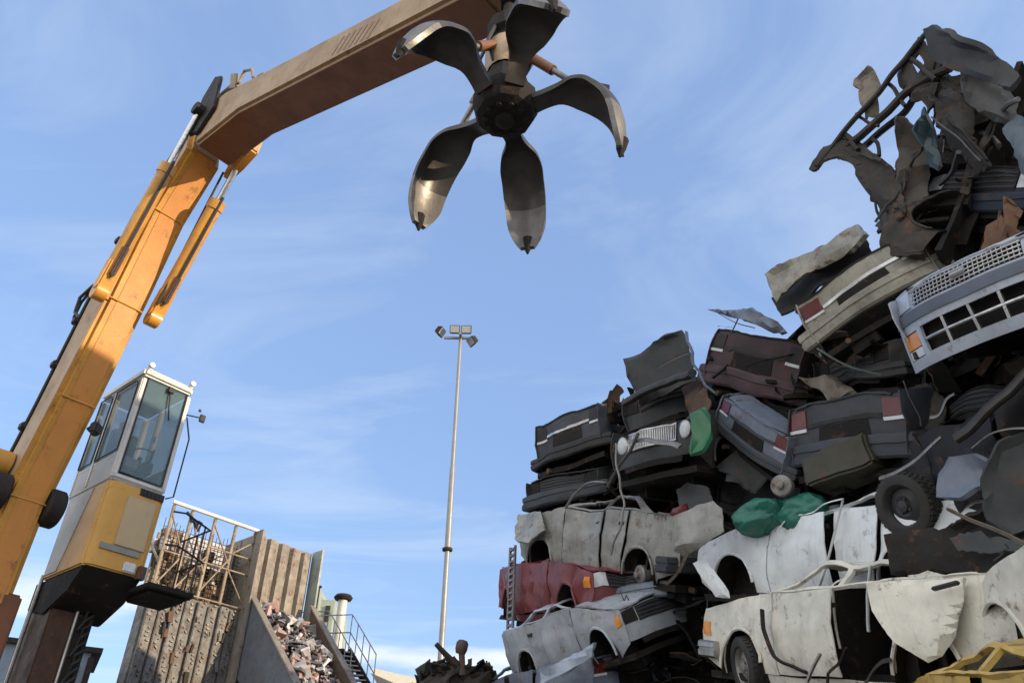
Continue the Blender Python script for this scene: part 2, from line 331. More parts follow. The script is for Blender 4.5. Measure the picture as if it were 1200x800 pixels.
def make_car(name, label, pm, seed, A, B, pA, pB, q=0., up=(0, 0, 1), far=False, sc=(1, 1, 1), roof=.35, amp=.07, hood='shut', boot='shut',
             sides='LR', doors='both', wheels=(), front='lamps', rear='lamps', bumper_f=GREYP, bumper_r=GREYP, trim=BLACKP, fascia=None, hub=STEELRIM,
             lampf='rect', group='wrecked cars piled in the heap', cat='wrecked car', rear_lamp=LAMPR, plate=False, glassy=False, engine=False, boxy=0, bh=.15, bz=.46, grille='bars', hood_deg=62):
    SX, SY, SZ = sc
    S = lambda p: Vector((p[0]*SX, p[1]*SY, p[2]*SZ))
    M = pose(S(A), S(B), pA, pB, q, up, far)
    T = Thing(name, M, label, cat, group)
    T.inv = Matrix.Identity(4)                       # everything below is written in the car's own frame
    rn = random.Random(seed); off = Vector((seed*3.7, seed*1.3, seed*2.1)); W = .82; Lh = 2.1
    buck = Buckle(seed, amp*.7, 6, (.6, 2.2)); hits = [(Vector((rn.uniform(-1.9, 1.9), rn.choice((-.8, .8)), rn.uniform(.4, .95))), rn.uniform(.3, .7), amp*rn.uniform(1.2, 2.6)) for _ in range(5)] + [(Vector((rn.choice((-2.05, 2.05)), rn.uniform(-.7, .7), rn.uniform(.5, .9))), rn.uniform(.3, .55), amp*rn.uniform(.6, 1.6)) for _ in range(3)]
    def hw(x, z):
        t = min(1, abs(x)/Lh); ww = W*(1-(.11-.05*boxy)*t**5)
        if z < .58: ww -= .06*((.58-z)/.3)**2
        elif z < .93: ww -= .028*((z-.62)/.3)**2 if z > .62 else 0
        else: ww -= .028+(z-.93)*.42
        if z < .672: ww += .016*max(0, 1-(.672-z)/.10)
        return ww
    def D(p):
        x, y, z = p
        if z > .93:
            k = max(.08, roof + .3*noise.noise(Vector((x*1.3, y*1.1, 0))+off)); z = .93+(z-.93)*k
            y += (1-roof)*.12*noise.noise(Vector((x*1.7, 3, y))+off)
        v = Vector((x, y, z))
        n1 = noise.noise_vector(v*.75+off); n2 = noise.noise_vector(v*2.3+off*2); n3 = noise.noise_vector(v*5.5+off)
        rdg = abs(noise.noise(v*3.1+off*3))
        d = n1*amp*.9 + n2*amp*.2 + n3*amp*.05 + buck(v)
        f1 = noise.voronoi(v*1.9+off)[0]; cr = (f1[1]-f1[0]); d += Vector((.25, -math.copysign(1, y) if abs(y) > .35 else 0, -.6 if z > .7 else 0))*(max(0, .35-cr)*amp*.9)
        for (c, rad, dep) in hits:
            e = (v-c).length
            if e < rad: k = (1-(e/rad)**2)**2; d += (Vector((0, 0, .55))-c).normalized()*dep*k
        d.y -= math.copysign(max(0, .16-rdg)*amp*2.2, y) if abs(y) > .4 else 0
        d.z -= max(0, .14-rdg)*amp*2 if z > .7 and abs(y) < .7 else 0
        return S(v+d)
    I = Matrix.Identity(4)
    def P(mb, nm, ma, smooth=28, bevel=0, on=None, label=None, warp=True):
        if warp: mb.warp(D)
        o = mb.build(nm, ma, None, smooth, bevel); o.parent = on or T.root
        return tag(o, label)
    def side(mb, poly, sgn, holes=(), dx=0.0, th=.014, step=.065, ajar=(0, 0)):
        return panel(mb, poly, lambda x, z: (x, sgn*(hw(x, z)+dx+max(0, ajar[0]-x)*ajar[1]), z), (0, sgn, 0), th, holes, step, D)
    zr = min(1, 1.15/SZ)
    arc = lambda cx, r, a0, a1, n=9: [(cx+r*math.cos(R(a0+(a1-a0)*i/n)), .30+zr*r*math.sin(R(a0+(a1-a0)*i/n))) for i in range(n+1)]
    nm2 = []
    body = MB()
    fz = lambda x: .93-.17*max(0, (x-.72)/1.3)**1.2*(1-.55*boxy)      # bonnet line
    bz_ = lambda x: .945-.05*max(0, (-1.5-x)/.6)**2                     # boot line
    for sd_ in sides:
        g = 1 if sd_ == 'L' else -1
        fend = [(.70, .28)] + arc(1.30, .365, 184, -4) + [(1.72, .30), (2.0, .38), (2.06, .55), (2.04, .74)] + [(2.0-.13*i, fz(2.0-.13*i)-.005) for i in range(10)] + [(.70, .93), (.70, .6)]
        side(body, fend, g)
        qtr = [(-.84, .28), (-.90, .46), (-.99, .62), (-1.0, .93), (-1.5, .945), (-1.8, bz_(-1.8)), (-2.06, bz_(-2.06)), (-2.1, .72), (-2.08, .40), (-1.66, .32)] + arc(-1.25, .365, -4+0, 184)[0:0]
        qtr = [(-1.0, .93), (-.99, .62), (-.90, .46)] + [(-1.25+.365*math.cos(R(a)), .30+zr*.365*math.sin(R(a))) for a in range(6, 190, 18)] + [(-1.66, .32), (-2.08, .40), (-2.1, .72), (-2.06, bz_(-2.06)), (-1.8, bz_(-1.8)), (-1.5, .945)]
        side(body, qtr, g)
        side(body, [(.92, .185), (.92, .272), (-.86, .272), (-.86, .185)], g, dx=-.015)
        ring = [(.76, .935), (.08, 1.355), (-.2, 1.385), (-.75, 1.38), (-.98, 1.33), (-1.56, .95), (-1.42, .95), (-1.05, .945)]
        win1 = [(.56, .985), (.06, 1.30), (-.30, 1.325), (-.30, .985)]; win2 = [(-.37, .985), (-.37, 1.325), (-.74, 1.32), (-.90, 1.27), (-1.22, .99)]
        side(body, ring, g, [win1, win2], th=.035, step=.07)
        if doors in ('both', 'front', sd_):
            d1 = MB(); side(d1, [(.675, .29), (.68, .6), (.675, .92), (-.31, .92), (-.32, .29)], g, dx=.006, ajar=(.68, rn.uniform(.0, .11)))
            dr = P(d1, 'door', pm, warp=False)
            h1 = MB(); h1.box((-.20, g*(hw(-.2, .8)+.02), .80), (.19, .03, .035)); P(h1, 'door_handle', trim, on=dr)
        if doors in ('both', sd_):
            d2 = MB(); side(d2, [(-.355, .285), (-.82, .285), (-.885, .47), (-.975, .63), (-.985, .925), (-.355, .925)], g, dx=.004, ajar=(-.36, rn.uniform(0, .09)))
            dr = P(d2, 'door', pm, warp=False)
            h2 = MB(); h2.box((-.86, g*(hw(-.86, .8)+.02), .80), (.17, .03, .035)); P(h2, 'door_handle', trim, on=dr)
        for cx in (1.30, -1.25):
            ln = MB(); vs = []; fs = []
            for i in range(13):
                a = R(-8+196*i/12)
                for j in range(4): vs.append((cx+.372*math.cos(a), g*(hw(cx, .5)-.012-.12*j), .30+zr*.372*math.sin(a)))
            for i in range(12):
                for j in range(3): fs.append((i*4+j, i*4+j+1, i*4+j+5, i*4+j+4))
            ln.add(vs, fs)
            P(ln, 'wheel_arch_liner', UNDER)
            lp = MB(); lp.tube([(cx+.372*math.cos(R(a)), g*(hw(cx, .5)+.006), .30+zr*.372*math.sin(R(a))) for a in range(4, 180, 11)], .018, 6); P(lp, 'wheel_arch_lip', pm)
            ln = MB(); ln.box((cx, g*.42, .42), (.76, .04, .6), None, 3); P(ln, 'inner_wing', UNDER)
        for (nmw, cx) in (('f', 1.30), ('r', -1.25)):
            code = nmw+sd_.lower()
            if {code, code+'h', code+'t', code+'m'} & set(wheels):
                c = D(Vector((cx+rn.uniform(-.05, .05), g*(W-.115), .33))); ax = Vector((rn.uniform(-.3, .3), g, rn.uniform(-.3, .15))).normalized()
                wheel(T.root, c, ax, hub, tyre=code in wheels or code+'t' in wheels, drum=code+'h' in wheels)
    # roof, its pillars at the screen corners
    def rz(x, y): return 1.385-.05*(y/.62)**2-.03*(max(0, abs(x+.45)-.3)/.25)**2
    panel(body, [(.09, -.6), (.09, .6), (-.97, .6), (-.97, -.6)], lambda x, y: (x, y, rz(x, y)), (0, 0, 1), .016, (), .07, D)
    # front and rear ends below the lids
    fx = lambda y, z: 2.075-.13*(y/.8)**2-.05*((z-.5)/.22)**2*(1 if z > .5 else 0)
    rx = lambda y, z: -2.10+.07*(y/.8)**2+.03*((z-.6)/.3)**2
    if front == 'van':
        fx = lambda y, z: 2.14-.22*(abs(y)/.8)**2.6-.05*((z-.5)/.22)**2*(1 if z > .5 else .25)
        panel(body, [(-.80, .12), (.80, .12), (.815, .50), (-.815, .50)], lambda y, z: (fx(y, z)+.02, y, z), (1, 0, 0), .03, [[(-.50, .22), (.50, .22), (.50, .44), (-.50, .44)], [(.55, .21), (.77, .21), (.78, .43), (.56, .43)], [(-.55, .21), (-.77, .21), (-.78, .43), (-.56, .43)]], .06, D)
        panel(body, [(-.815, .595), (.815, .595), (.79, .80), (-.79, .80)], lambda y, z: (fx(y, z), y, z), (1, 0, 0), .02, [[(-.5, .615), (.5, .615), (.5, .765), (-.5, .765)]], .06, D)
        bd = MB(); panel(bd, [(-.82, .50), (.82, .50), (.82, .592), (-.82, .592)], lambda y, z: (fx(y, z)+.035, y, z), (1, 0, 0), .04, (), .06, D); P(bd, 'bumper_strip', mat('slate_strip', (.10, .125, .17), .5, 0, .3), warp=False)
        gl_ = MB(); gl_.box((1.98, 0, .33), (.05, 1.2, .3), None, 5); gl_.box((1.98, 0, .69), (.04, 1.1, .2), None, 5); go_ = P(gl_, 'grille_recess', UNDER)
        gb_ = MB()
        for z_ in (.33,): gb_.tube([(fx(y, z_)+.0, y, z_) for y in [-.52+.104*i for i in range(11)]], .014, 6)
        for y in (-.25, 0, .25): gb_.beam((fx(y, .22), y, .2), (fx(y, .45), y, .46), .025, .03)
        for k in range(4): gb_.tube([(fx(y, .635+.035*k)+.01, y, .635+.035*k) for y in [-.5+.1*i for i in range(11)]], .008, 6)
        for k in range(25): y = -.48+.04*k; gb_.beam((fx(y, .62)+.005, y, .62), (fx(y, .76)+.005, y, .76), .010, .012)
        gb_.tube([(fx(y, .70)+.02, y, .70) for y in [-.06+.03*i for i in range(5)]], .03, 8)
        P(gb_, 'grille_bars', CHROME, on=go_)
        for g in (1, -1):
            lm = MB(); panel(lm, [(g*.56, .22), (g*.765, .22), (g*.77, .29), (g*.565, .29)], lambda y, z: (fx(y, z)+.012, y, z), (1, 0, 0), .03, (), .05, D); P(lm, 'fog_lamp', LAMPW, warp=False)
            lm = MB(); panel(lm, [(g*.565, .30), (g*.775, .30), (g*.775, .42), (g*.565, .42)], lambda y, z: (fx(y, z)+.014, y, z), (1, 0, 0), .03, (), .05, D); P(lm, 'indicator', LAMPO, warp=False)
            lm = MB(); panel(lm, [(g*.54, .62), (g*.805, .62), (g*.78, .77), (g*.54, .765)], lambda y, z: (fx(y, z)+.018, y, z), (1, 0, 0), .03, (), .05, D); P(lm, 'headlight', mat('van_lamp', (.45, .52, .62), .12, 0, .2, coat=.5), warp=False)
    else: panel(body, [(-.74, .40), (.74, .40), (.745, .60), (.72, .755), (-.72, .755), (-.745, .60)], lambda y, z: (fx(y, z), y, z), (1, 0, 0), .014, (), .065, D)
    panel(body, [(-.74, .40), (.74, .40), (.74, .72), (.72, .90), (-.72, .90), (-.74, .72)], lambda y, z: (rx(y, z), y, z), (-1, 0, 0), .014, (), .065, D)
    P(body, 'body', pm, warp=False)
    un = MB()
    un.box((0, 0, .25), (4.0, 1.42, .06), None, 7); un.box((.74, 0, .58), (.05, 1.42, .66), None, 5); un.box((-1.35, 0, .6), (.05, 1.42, .64), None, 5)
    un.box((-.9, 0, .55), (.25, 1.3, .75), None, 5); un.box((.05, .38, .55), (.28, .5, .85), None, 5); un.box((.05, -.38, .55), (.28, .5, .85), None, 5)
    for y in (-.45, .45): un.beam((1.7, y, .30), (-1.6, y, .28), .07, .08, seg=5)
    un.tube([(1.3, .1, .2), (.4, .15, .17), (-.8, .1, .18), (-1.6, .35, .2)], .035); un.box((-1.7, .3, .2), (.5, .3, .16), None, 4)
    P(un, 'underbody', UNDER)
    def lid(mb, pts, zf, hinge=None, deg=0, th=.02):
        def post(p):
            if hinge is not None:
                hx, hz = hinge; a = R(deg); x = p.x-hx; z = p.z-hz
                # fold up about the hinge after denting
                p = Vector((hx+x*math.cos(a)-z*math.sin(a), p.y, hz+x*math.sin(a)+z*math.cos(a)))
                v = p; d = noise.noise_vector(v*.9+off)*amp*1.6+noise.noise_vector(v*3+off)*amp*.7
                return S(v+d)
            return D(p)
        return panel(mb, pts, zf, (0, 0, 1), th, (), .065, post)
    hp = [(.74, -.70), (.74, .70), (1.6, .70), (1.95, .66), (2.05, .45), (2.07, 0), (2.05, -.45), (1.95, -.66), (1.6, -.70)]
    hzf = lambda x, y: (x, y, fz(x)+.025-.03*(y/.7)**2+(.012 if abs(y) < .35 else 0))
    if hood == 'shut': P(lid(MB(), hp, hzf), 'hood', pm, warp=False)
    elif hood == 'open':
        P(lid(MB(), hp, hzf, (.74, .95), hood_deg), 'hood', pm, warp=False)
    if hood != 'shut' or engine:
        e = MB(); e.box((1.3, 0, .62), (.5, .5, .34), None, 3); e.box((1.3, .02, .82), (.42, .22, .08), None, 2); e.box((1.86, 0, .56), (.06, 1.0, .36), None, 4)
        e.lathe([(0, 0), (.17, 0), (.17, .1), (0, .1)], (1.2, -.1, .8), (0, 0, 1), 16)
        e.tube([(1.1, .3, .75), (1.4, .45, .8), (1.75, .4, .7)], .035); e.tube([(1.5, -.3, .7), (1.6, -.5, .78), (1.2, -.6, .72)], .03); e.box((1.0, .55, .7), (.26, .18, .2), None, 2)
        P(e, 'engine', DARK)
    bp_ = [(-1.55, -.66), (-1.55, .66), (-1.9, .68), (-2.07, .62), (-2.09, 0), (-2.07, -.62), (-1.9, -.68)]
    bzf = lambda x, y: (x, y, bz_(x)+.02-.03*(y/.7)**2)
    if boot == 'shut': P(lid(MB(), bp_, bzf), 'boot_lid', pm, warp=False)
    elif boot == 'open': P(lid(MB(), bp_, bzf, (-1.55, .96), -70), 'boot_lid', pm, warp=False)
    if glassy:
        gp = MB(); panel(gp, [(-.62, 0), (.62, 0), (.5, 1), (-.5, 1)], lambda y, k: (-1.53+.58*k, y, .955+.37*k), (-1, 0, .6), .006, (), .12, D); P(gp, 'rear_window', glass('cracked_glass', (.10, .14, .15), .7), warp=False)
        gp = MB(); panel(gp, [(-.66, 0), (.66, 0), (.52, 1), (-.52, 1)], lambda y, k: (.73-.66*k, y, .95+.39*k), (1, 0, .6), .006, (), .12, D); P(gp, 'windscreen', glass('cracked_glass', (.10, .14, .15), .7), warp=False)
    # lamps, grille, plate
    def patch(nm, poly, ffn, sx_, ma, th=.03, dx=.018, on=None, step=.07):
        mb = MB(); panel(mb, poly, lambda y, z: (ffn(y, z)+sx_*dx, y, z), (sx_, 0, 0), th, (), step, D); return P(mb, nm, ma, warp=False, on=on)
    if front and front != 'van':
        patch('air_intake', [(-.5, .34), (.5, .34), (.52, .40), (-.52, .40)], fx, 1, UNDER, .02, .03); patch('bonnet_seam', [(-.73, .748), (.73, .748), (.725, .765), (-.725, .765)], fx, 1, UNDER, .02, .012)
        gpn = patch('grille', [(-.44, .565), (.44, .565), (.44, .735), (-.44, .735)], fx, 1, BLACKP)
        br = MB()
        if grille == 'bars':
            for k in range(4):
                z = .585+.043*k; br.tube([(fx(y, z)+.028, y, z) for y in [-.43+.086*i for i in range(11)]], .008, 6)
        elif grille == 'upright':
            for k in range(30):
                y = -.43+.86*k/29; br.beam((fx(y, .57)+.03, y, .57), (fx(y, .73)+.03, y, .73), .016, .014)
            br.tube([(fx(y, .735)+.03, y, .74) for y in [-.44+.088*i for i in range(11)]], .014, 6); br.tube([(fx(y, .565)+.03, y, .562) for y in [-.44+.088*i for i in range(11)]], .012, 6)
        elif grille == 'mesh':
            for k in range(5):
                z = .578+.036*k; br.tube([(fx(y, z)+.03, y, z) for y in [-.43+.086*i for i in range(11)]], .0075, 6)
            for k in range(21):
                y = -.43+.86*k/20; br.beam((fx(y, .57)+.024, y, .57), (fx(y, .73)+.024, y, .73), .01, .01)
        P(br, 'grille_bars', CHROME if grille != 'bars' else GREYP, on=gpn)
        for g in (1, -1):
            if lampf == 'round':
                mb = MB(); c = (fx(.57, .65)+.0, g*.575, .652); mb.lathe([(.098, -.04), (.098, .03), (.088, .036)], c, (1, 0, 0), 22); hb = P(mb, 'headlight', CHROME)
                mb = MB(); mb.lathe([(.088, .030), (.07, .045), (.04, .055), (.0, .058)], c, (1, 0, 0), 22); P(mb, 'lens', LAMPW, on=hb)
            elif lampf == 'rect':
                patch('headlight', [(g*.46, .58), (g*.46, .735), (g*.70, .725), (g*.715, .58)], fx, 1, LAMPW)
            elif lampf == 'hole':
                patch('headlight', [(g*.46, .58), (g*.46, .735), (g*.70, .725), (g*.715, .58)], fx, 1, UNDER)  # dark patch painted in for the shade of an empty lamp socket
        if front == 'lamps':
            for g in (1, -1):
                mb = MB(); panel(mb, [(1.86, .58), (2.0, .59), (1.99, .70), (1.88, .70)], lambda x, z: (x, g*(hw(x, z)+.016), z), (0, g, 0), .03, (), .06, D); P(mb, 'indicator', LAMPO, warp=False)
    if rear == 'lamps':
        for g in (1, -1):
            tl = patch('tail_light', [(g*.50, .70), (g*.50, .86), (g*.71, .85), (g*.725, .70)], rx, -1, rear_lamp)
            patch('lens', [(g*.50, .665), (g*.50, .695), (g*.72, .695), (g*.72, .665)], rx, -1, LAMPW, on=tl)
        patch('plate_recess', [(-.33, .53), (.33, .53), (.31, .69), (-.31, .69)], rx, -1, UNDER, .02, .010); patch('boot_seam', [(-.72, .895), (.72, .895), (.715, .915), (-.715, .915)], rx, -1, UNDER, .02, .012)
        mb = MB(); mb.tube([(-1.9, .42, .25), (-2.12, .42, .24)], .028, 10); P(mb, 'exhaust_pipe', RUSTY)
        if plate: patch('number_plate', [(-.26, .56), (.26, .56), (.26, .67), (-.26, .67)], rx, -1, PLATE, .02)
        patch('trim_strip', [(-.49, .705), (.49, .705), (.49, .74), (-.49, .74)], rx, -1, trim, .02)
    def bumper(sgn, ma):
        ys = [-.86+.086*i for i in range(21)]; path = [(sgn*1.72, -.845)] + [(sgn*(2.145-.14*(abs(y)/.8)**2.6), y) for y in ys] + [(sgn*1.72, .845)]
        pr = [(-.06, -bh/2), (.0, -bh/2), (.028, -bh*.38), (.03, -bh*.06), (.014, -bh*.03), (.014, bh*.08), (.03, bh*.12), (.024, bh*.40), (.0, bh/2), (-.06, bh/2)]; vs = []; fs = []; n = len(pr)
        for i, (x, y) in enumerate(path):
            a = Vector(path[max(0, i-1)]); b = Vector(path[min(len(path)-1, i+1)]); t = (b-a).normalized(); nrm = Vector((t.y, -t.x))
            if nrm.x*sgn < 0 and abs(y) < .8: nrm = -nrm
            elif abs(y) >= .8 and nrm.y*y < 0: nrm = -nrm
            for (d, z) in pr: vs.append((x+nrm.x*d, y+nrm.y*d, bz+z))
        for i in range(len(path)-1):
            for k in range(n): fs.append((i*n+k, i*n+(k+1) % n, (i+1)*n+(k+1) % n, (i+1)*n+k))
        fs += [tuple(range(n)), tuple((len(path)-1)*n+k for k in range(n))]
        mb = MB(); mb.add(vs, fs); return P(mb, 'bumper', ma, 32)
    if bumper_f: bumper(1, bumper_f)
    if bumper_r: bumper(-1, bumper_r)
    # torn ends hanging from the sills and screen frame
    for k in range(9):
        tb = MB()
        x = rn.uniform(-1.9, 1.9); g = 1 if (sides == 'L' or (sides == 'LR' and rn.random() < .5)) else -1
        p = Vector((x, g*rn.uniform(.3, .8), rn.choice((.22, .3, .95, 1.1)))); pts = [p]
        for i in range(4): p = p+Vector((rn.uniform(-.12, .12), g*rn.uniform(-.02, .09), rn.uniform(-.14, .05))); pts.append(p)
        tb.tube(pts, rn.choice((.006, .009, .014)), 5); P(tb, 'torn_wire', CABLE)
    return T

TYREP = [(.20, -.085), (.215, -.10), (.285, -.10), (.305, -.085), (.312, -.05), (.312, .05), (.305, .085), (.285, .10), (.215, .10), (.20, .085)]
def wheel(parent, c, ax, rim, tyre=True, drum=False, name='wheel'):
    """Rim with four or five holes; tyre optional. Written in its parent's frame."""
    hubm = MB(); c = Vector(c)
    if drum:
        hubm.lathe([(0, -.1), (.125, -.1), (.13, -.02), (.13, .02), (.115, .035), (.05, .04), (.045, .09), (.03, .10), (0, .10)], c, ax, 24)
    else:
        hubm.lathe([(.205, -.085), (.185, -.07), (.175, .0), (.178, .05), (.205, .085), (.215, .085), (.206, -.085)], c, ax, 28)
        hubm.lathe([(.178, .02), (.14, .035), (.10, .06), (.065, .05), (.055, .085), (.02, .095), (0, .095)], c, ax, 28)
        a0 = Vector(ax).orthogonal().normalized(); b0 = Vector(ax).cross(a0)
        for k in range(4):
            d = a0*math.cos(k*math.pi/2)+b0*math.sin(k*math.pi/2); hubm.lathe([(.014, .05), (.014, .075), (0, .077)], c+d*.075, ax, 8)
    ho = hubm.build(name, rim, None, 40); ho.parent = parent
    if tyre:
        t = MB(); t.lathe(TYREP+[TYREP[0]], c, ax, 36); a1 = Vector(ax).normalized(); e1_ = a1.orthogonal().normalized(); e2_ = a1.cross(e1_)
        for k in range(36):
            for o_ in (-.055, 0, .055):
                an = 2*math.pi*(k+.5*(o_ == 0))/36; d_ = e1_*math.cos(an)+e2_*math.sin(an); t.box(c+d_*.312+a1*o_, (.016, .036, .044), Matrix((d_, a1.cross(d_), a1)).transposed())
        to = t.build('tyre', RUBBER, None, 40); to.parent = ho
    return ho

# ------------------------------------------------------------------ loose scrap
def crumple(mb, amp, fr, seed):
    o = Vector((seed*1.7, seed*2.3, seed*.9))
    return mb.warp(lambda p: p + noise.noise_vector(p*fr+o)*amp + noise.noise_vector(p*fr*3+o)*amp*.4 + noise.noise_vector(p*fr*8+o)*amp*.12)
def sheet(name, label, cat, ma, poly, q, tilt=0, lean=0, thick=.02, amp=.07, fr=1.6, seed=1, holes=(), step=None, group=None, jag=.8, curl=.09):
    """A torn sheet of its own size standing in the heap, turned and bent out of the face of the heap."""
    c = (sum(p[0] for p in poly)/len(poly), sum(p[1] for p in poly)/len(poly)); PC = pp(*c, q)
    n = PN.copy(); n.rotate(Matrix.Rotation(R(tilt), 3, 'Z')); n = (n+Z*math.tan(R(lean))).normalized()
    ex = Z.cross(n).normalized(); ey = n.cross(ex)
    bk = Buckle(seed, amp*.9, 5, (fr*.5, fr*1.5))
    for _ in range(30):
        if abs(ray(*c).normalized().dot(n)) > .42: break
        n = (n-ray(*c).normalized()*.08).normalized() if n.dot(ray(*c)) < 0 else (n+ray(*c).normalized()*.08).normalized()
    ex = (Z.cross(n)).normalized(); ey = n.cross(ex)
    to2 = lambda u, v: ((hit(u, v, PC, n)-PC).dot(ex), (hit(u, v, PC, n)-PC).dot(ey))
    rj = random.Random(seed*7+1); P2 = []
    for i, a in enumerate(poly):
        e = poly[(i+1) % len(poly)]; L = math.hypot(e[0]-a[0], e[1]-a[1]); k = max(1, int(L/5)); P2.append(a)
        for j in range(1, k):
            w_ = rj.gauss(0, jag*.5)*min(1, j, k-j)+jag*.9*noise.noise(Vector((i*3.1, j*.9, seed))); P2.append((a[0]+(e[0]-a[0])*j/k-(e[1]-a[1])/L*w_, a[1]+(e[1]-a[1])*j/k+(e[0]-a[0])/L*w_))
    pl = [to2(*p) for p in P2]; hs = [[to2(*p) for p in h] for h in holes]
    pc_ = [to2(*p) for p in poly]; cu = Vector((seed*2.1, 0, seed))
    def lip(x, y):
        dm = 9
        for i in range(len(pc_)):
            a = Vector(pc_[i]); e = Vector(pc_[(i+1) % len(pc_)])-a; t = max(0, min(1, (Vector((x, y))-a).dot(e)/max(1e-9, e.length_squared))); dm = min(dm, (Vector((x, y))-a-e*t).length)
        k = max(0, 1-dm/curl)**2 if curl else 0
        return PC+ex*x+ey*y+n*(k*curl*1.3*noise.noise(Vector((x*1.4, y*1.4, seed))+cu)*2)
    mb = MB(); panel(mb, pl, lip, n, thick, hs, step or .08, lambda p: p + bk(p) + noise.noise_vector(p*fr*.7+Vector((seed, 0, 0)))*amp*.7 + noise.noise_vector(p*fr*6)*amp*.07)
    return solo(mb, name, ma, label, cat, group, smooth=22)
def rod(name, label, cat, ma, pts, r, q=0, n=8, amp=.0, group=None, flat=.45):
    P = [pp(p[0], p[1], p[2] if len(p) > 2 else q) for p in pts]
    # rounder run through the points
    Q = []
    for i in range(len(P)-1):
        a = P[max(0, i-1)]; b = P[i]; c = P[i+1]; d = P[min(len(P)-1, i+2)]
        for k in range(5):
            t = k/5; Q.append(.5*((2*b)+(c-a)*t+(2*a-5*b+4*c-d)*t*t+(3*b-a-3*c+d)*t**3))
    Q.append(P[-1]); mb = MB(); bk = Buckle(len(label), .02+amp, 3, (1.5, 3.5))
    Q = [p+noise.noise_vector(p*2.5)*amp+bk(p) for p in Q]
    mb.tube(Q, r, n, flat=flat); return solo(mb, name, ma, label, cat, group)
TINES = [(-16, -6), (78, 3), (136, 1), (230, 14), (286, 22)]

# ================================================================== ground
g = MB(); n_ = 60
for i in range(n_+1):
    for j in range(n_+1):
        x = -400+800*i/n_; y = -300+900*j/n_; g.v.append(Vector((x, y, 0)))
for i in range(n_):
    for j in range(n_): g.f.append((i*(n_+1)+j, (i+1)*(n_+1)+j, (i+1)*(n_+1)+j+1, i*(n_+1)+j+1))
tag(g.build('ground', mat('yard_ground', (.27, .25, .22), .9, 0, .5, (.15, .13, .11), 0, .5, .6), None, 0), kind='structure')

# ================================================================== material handler
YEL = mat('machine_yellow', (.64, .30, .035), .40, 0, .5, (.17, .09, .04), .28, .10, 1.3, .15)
CABGREY = mat('cab_grey', (.42, .40, .38), .45, 0, .35, (.2, .18, .15), .15, .08, 2)
CABWHITE = mat('cab_white', (.62, .60, .56), .42, 0, .35, (.3, .26, .2), .1, .06, 3)
CABYEL = mat('cab_yellow', (.58, .30, .045), .45, 0, .3, (.25, .16, .08), .1, .06, 2)
WEB = mat('tan_web', (.40, .265, .14), .5, 0, .55, (.17, .11, .07), .3, .10, 1.6)
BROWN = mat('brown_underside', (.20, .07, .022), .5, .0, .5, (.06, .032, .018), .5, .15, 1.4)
HYD = mat('hydraulic_chrome', (.55, .55, .56), .18, .95, .2)
MH = Thing('material_handler', mf(-3.5, .4, 0), 'tall yellow material handler with raised cab and boom reaching over the yard', 'crane')
def pr(poly, r0, r1): return MB().prism(poly, lambda h, z: mf(h, r0, z), lambda h, z: mf(h, r1, z))
front = [(-3.02, 4.7), (-2.92, 6.3), (-2.35, 7.85), (-1.78, 9.5), (-1.28, 11.2), (-.55, 12.2)]
back = [(-.75, 12.9), (-1.9, 11.5), (-2.62, 9.75), (-3.15, 7.9), (-3.72, 6.3), (-3.9, 4.7)]
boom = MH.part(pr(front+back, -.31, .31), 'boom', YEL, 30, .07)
def strip(a, b, r0, r1, z, ma, nm, on, th=.012):
    mb = MB(); mb.add([mf(a[0], r0, a[1]), mf(b[0], r0, b[1]), mf(b[0], r1, b[1]), mf(a[0], r1, a[1])], [(0, 1, 2, 3)]); return MH.part(mb, nm, ma, on=on)
# side plate of the boom, duller tan, stands 12 mm proud of the box
def inset(poly, k):
    cx = sum(p[0] for p in poly)/len(poly); cz = sum(p[1] for p in poly)/len(poly); res = []
    n = len(poly)
    for i in range(n):
        a = Vector(poly[i-1]); b = Vector(poly[i]); c = Vector(poly[(i+1) % n]); d1 = (b-a).normalized(); d2 = (c-b).normalized()
        n1 = Vector((-d1.y, d1.x)); n2 = Vector((-d2.y, d2.x)); v = (n1+n2).normalized(); res.append(tuple(b+v*k/max(.4, v.dot(n1))))
    return res
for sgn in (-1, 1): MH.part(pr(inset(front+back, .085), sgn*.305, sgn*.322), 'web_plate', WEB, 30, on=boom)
mb = MB(); o_ = .012; fl = [(h+o_, z) for h, z in front]
mb.add([mf(h, r_, z) for h, z in fl for r_ in (-.15, .19)], [(2*i, 2*i+1, 2*i+3, 2*i+2) for i in range(len(fl)-1)]); MH.part(mb, 'front_plate', mat('plate_orange', (.60, .24, .045), .45, 0, .4, (.34, .17, .06), .25, .1, 1.2), on=boom)  # middle of the front face more orange than its edges
# hoses up the back of the boom
for k in range(4):
    o = .05+.07*k
    mb = MB(); mb.tube([mf(h-.10-.02*(k % 2), -.33+o*.5, z+.06) for (h, z) in reversed(back[:-1])]+[], .024, 8); MH.part(mb, 'hose', CABLE, on=boom)
for (h, z) in [(-3.32, 7.55), (-2.98, 8.6), (-2.78, 9.4), (-2.2, 10.9)]:
    mb = MB(); mb.box(mf(h-.06, -.2, z+.05), (.16, .34, .12), Matrix((H, RV, Z)).transposed()); MH.part(mb, 'hose_clamp', BLACKP, bevel=.02, on=boom)
mb = MB(); mb.tube([mf(-2.78, -.3, 9.5), mf(-3.0, -.34, 9.7), mf(-2.98, -.36, 10.0), mf(-2.6, -.34, 10.1)], .03); mb.tube([mf(-2.8, -.3, 9.4), mf(-3.1, -.3, 9.65), mf(-3.02, -.3, 9.95), mf(-2.5, -.3, 10.2)], .025); MH.part(mb, 'hose_loop', CABLE, on=boom)
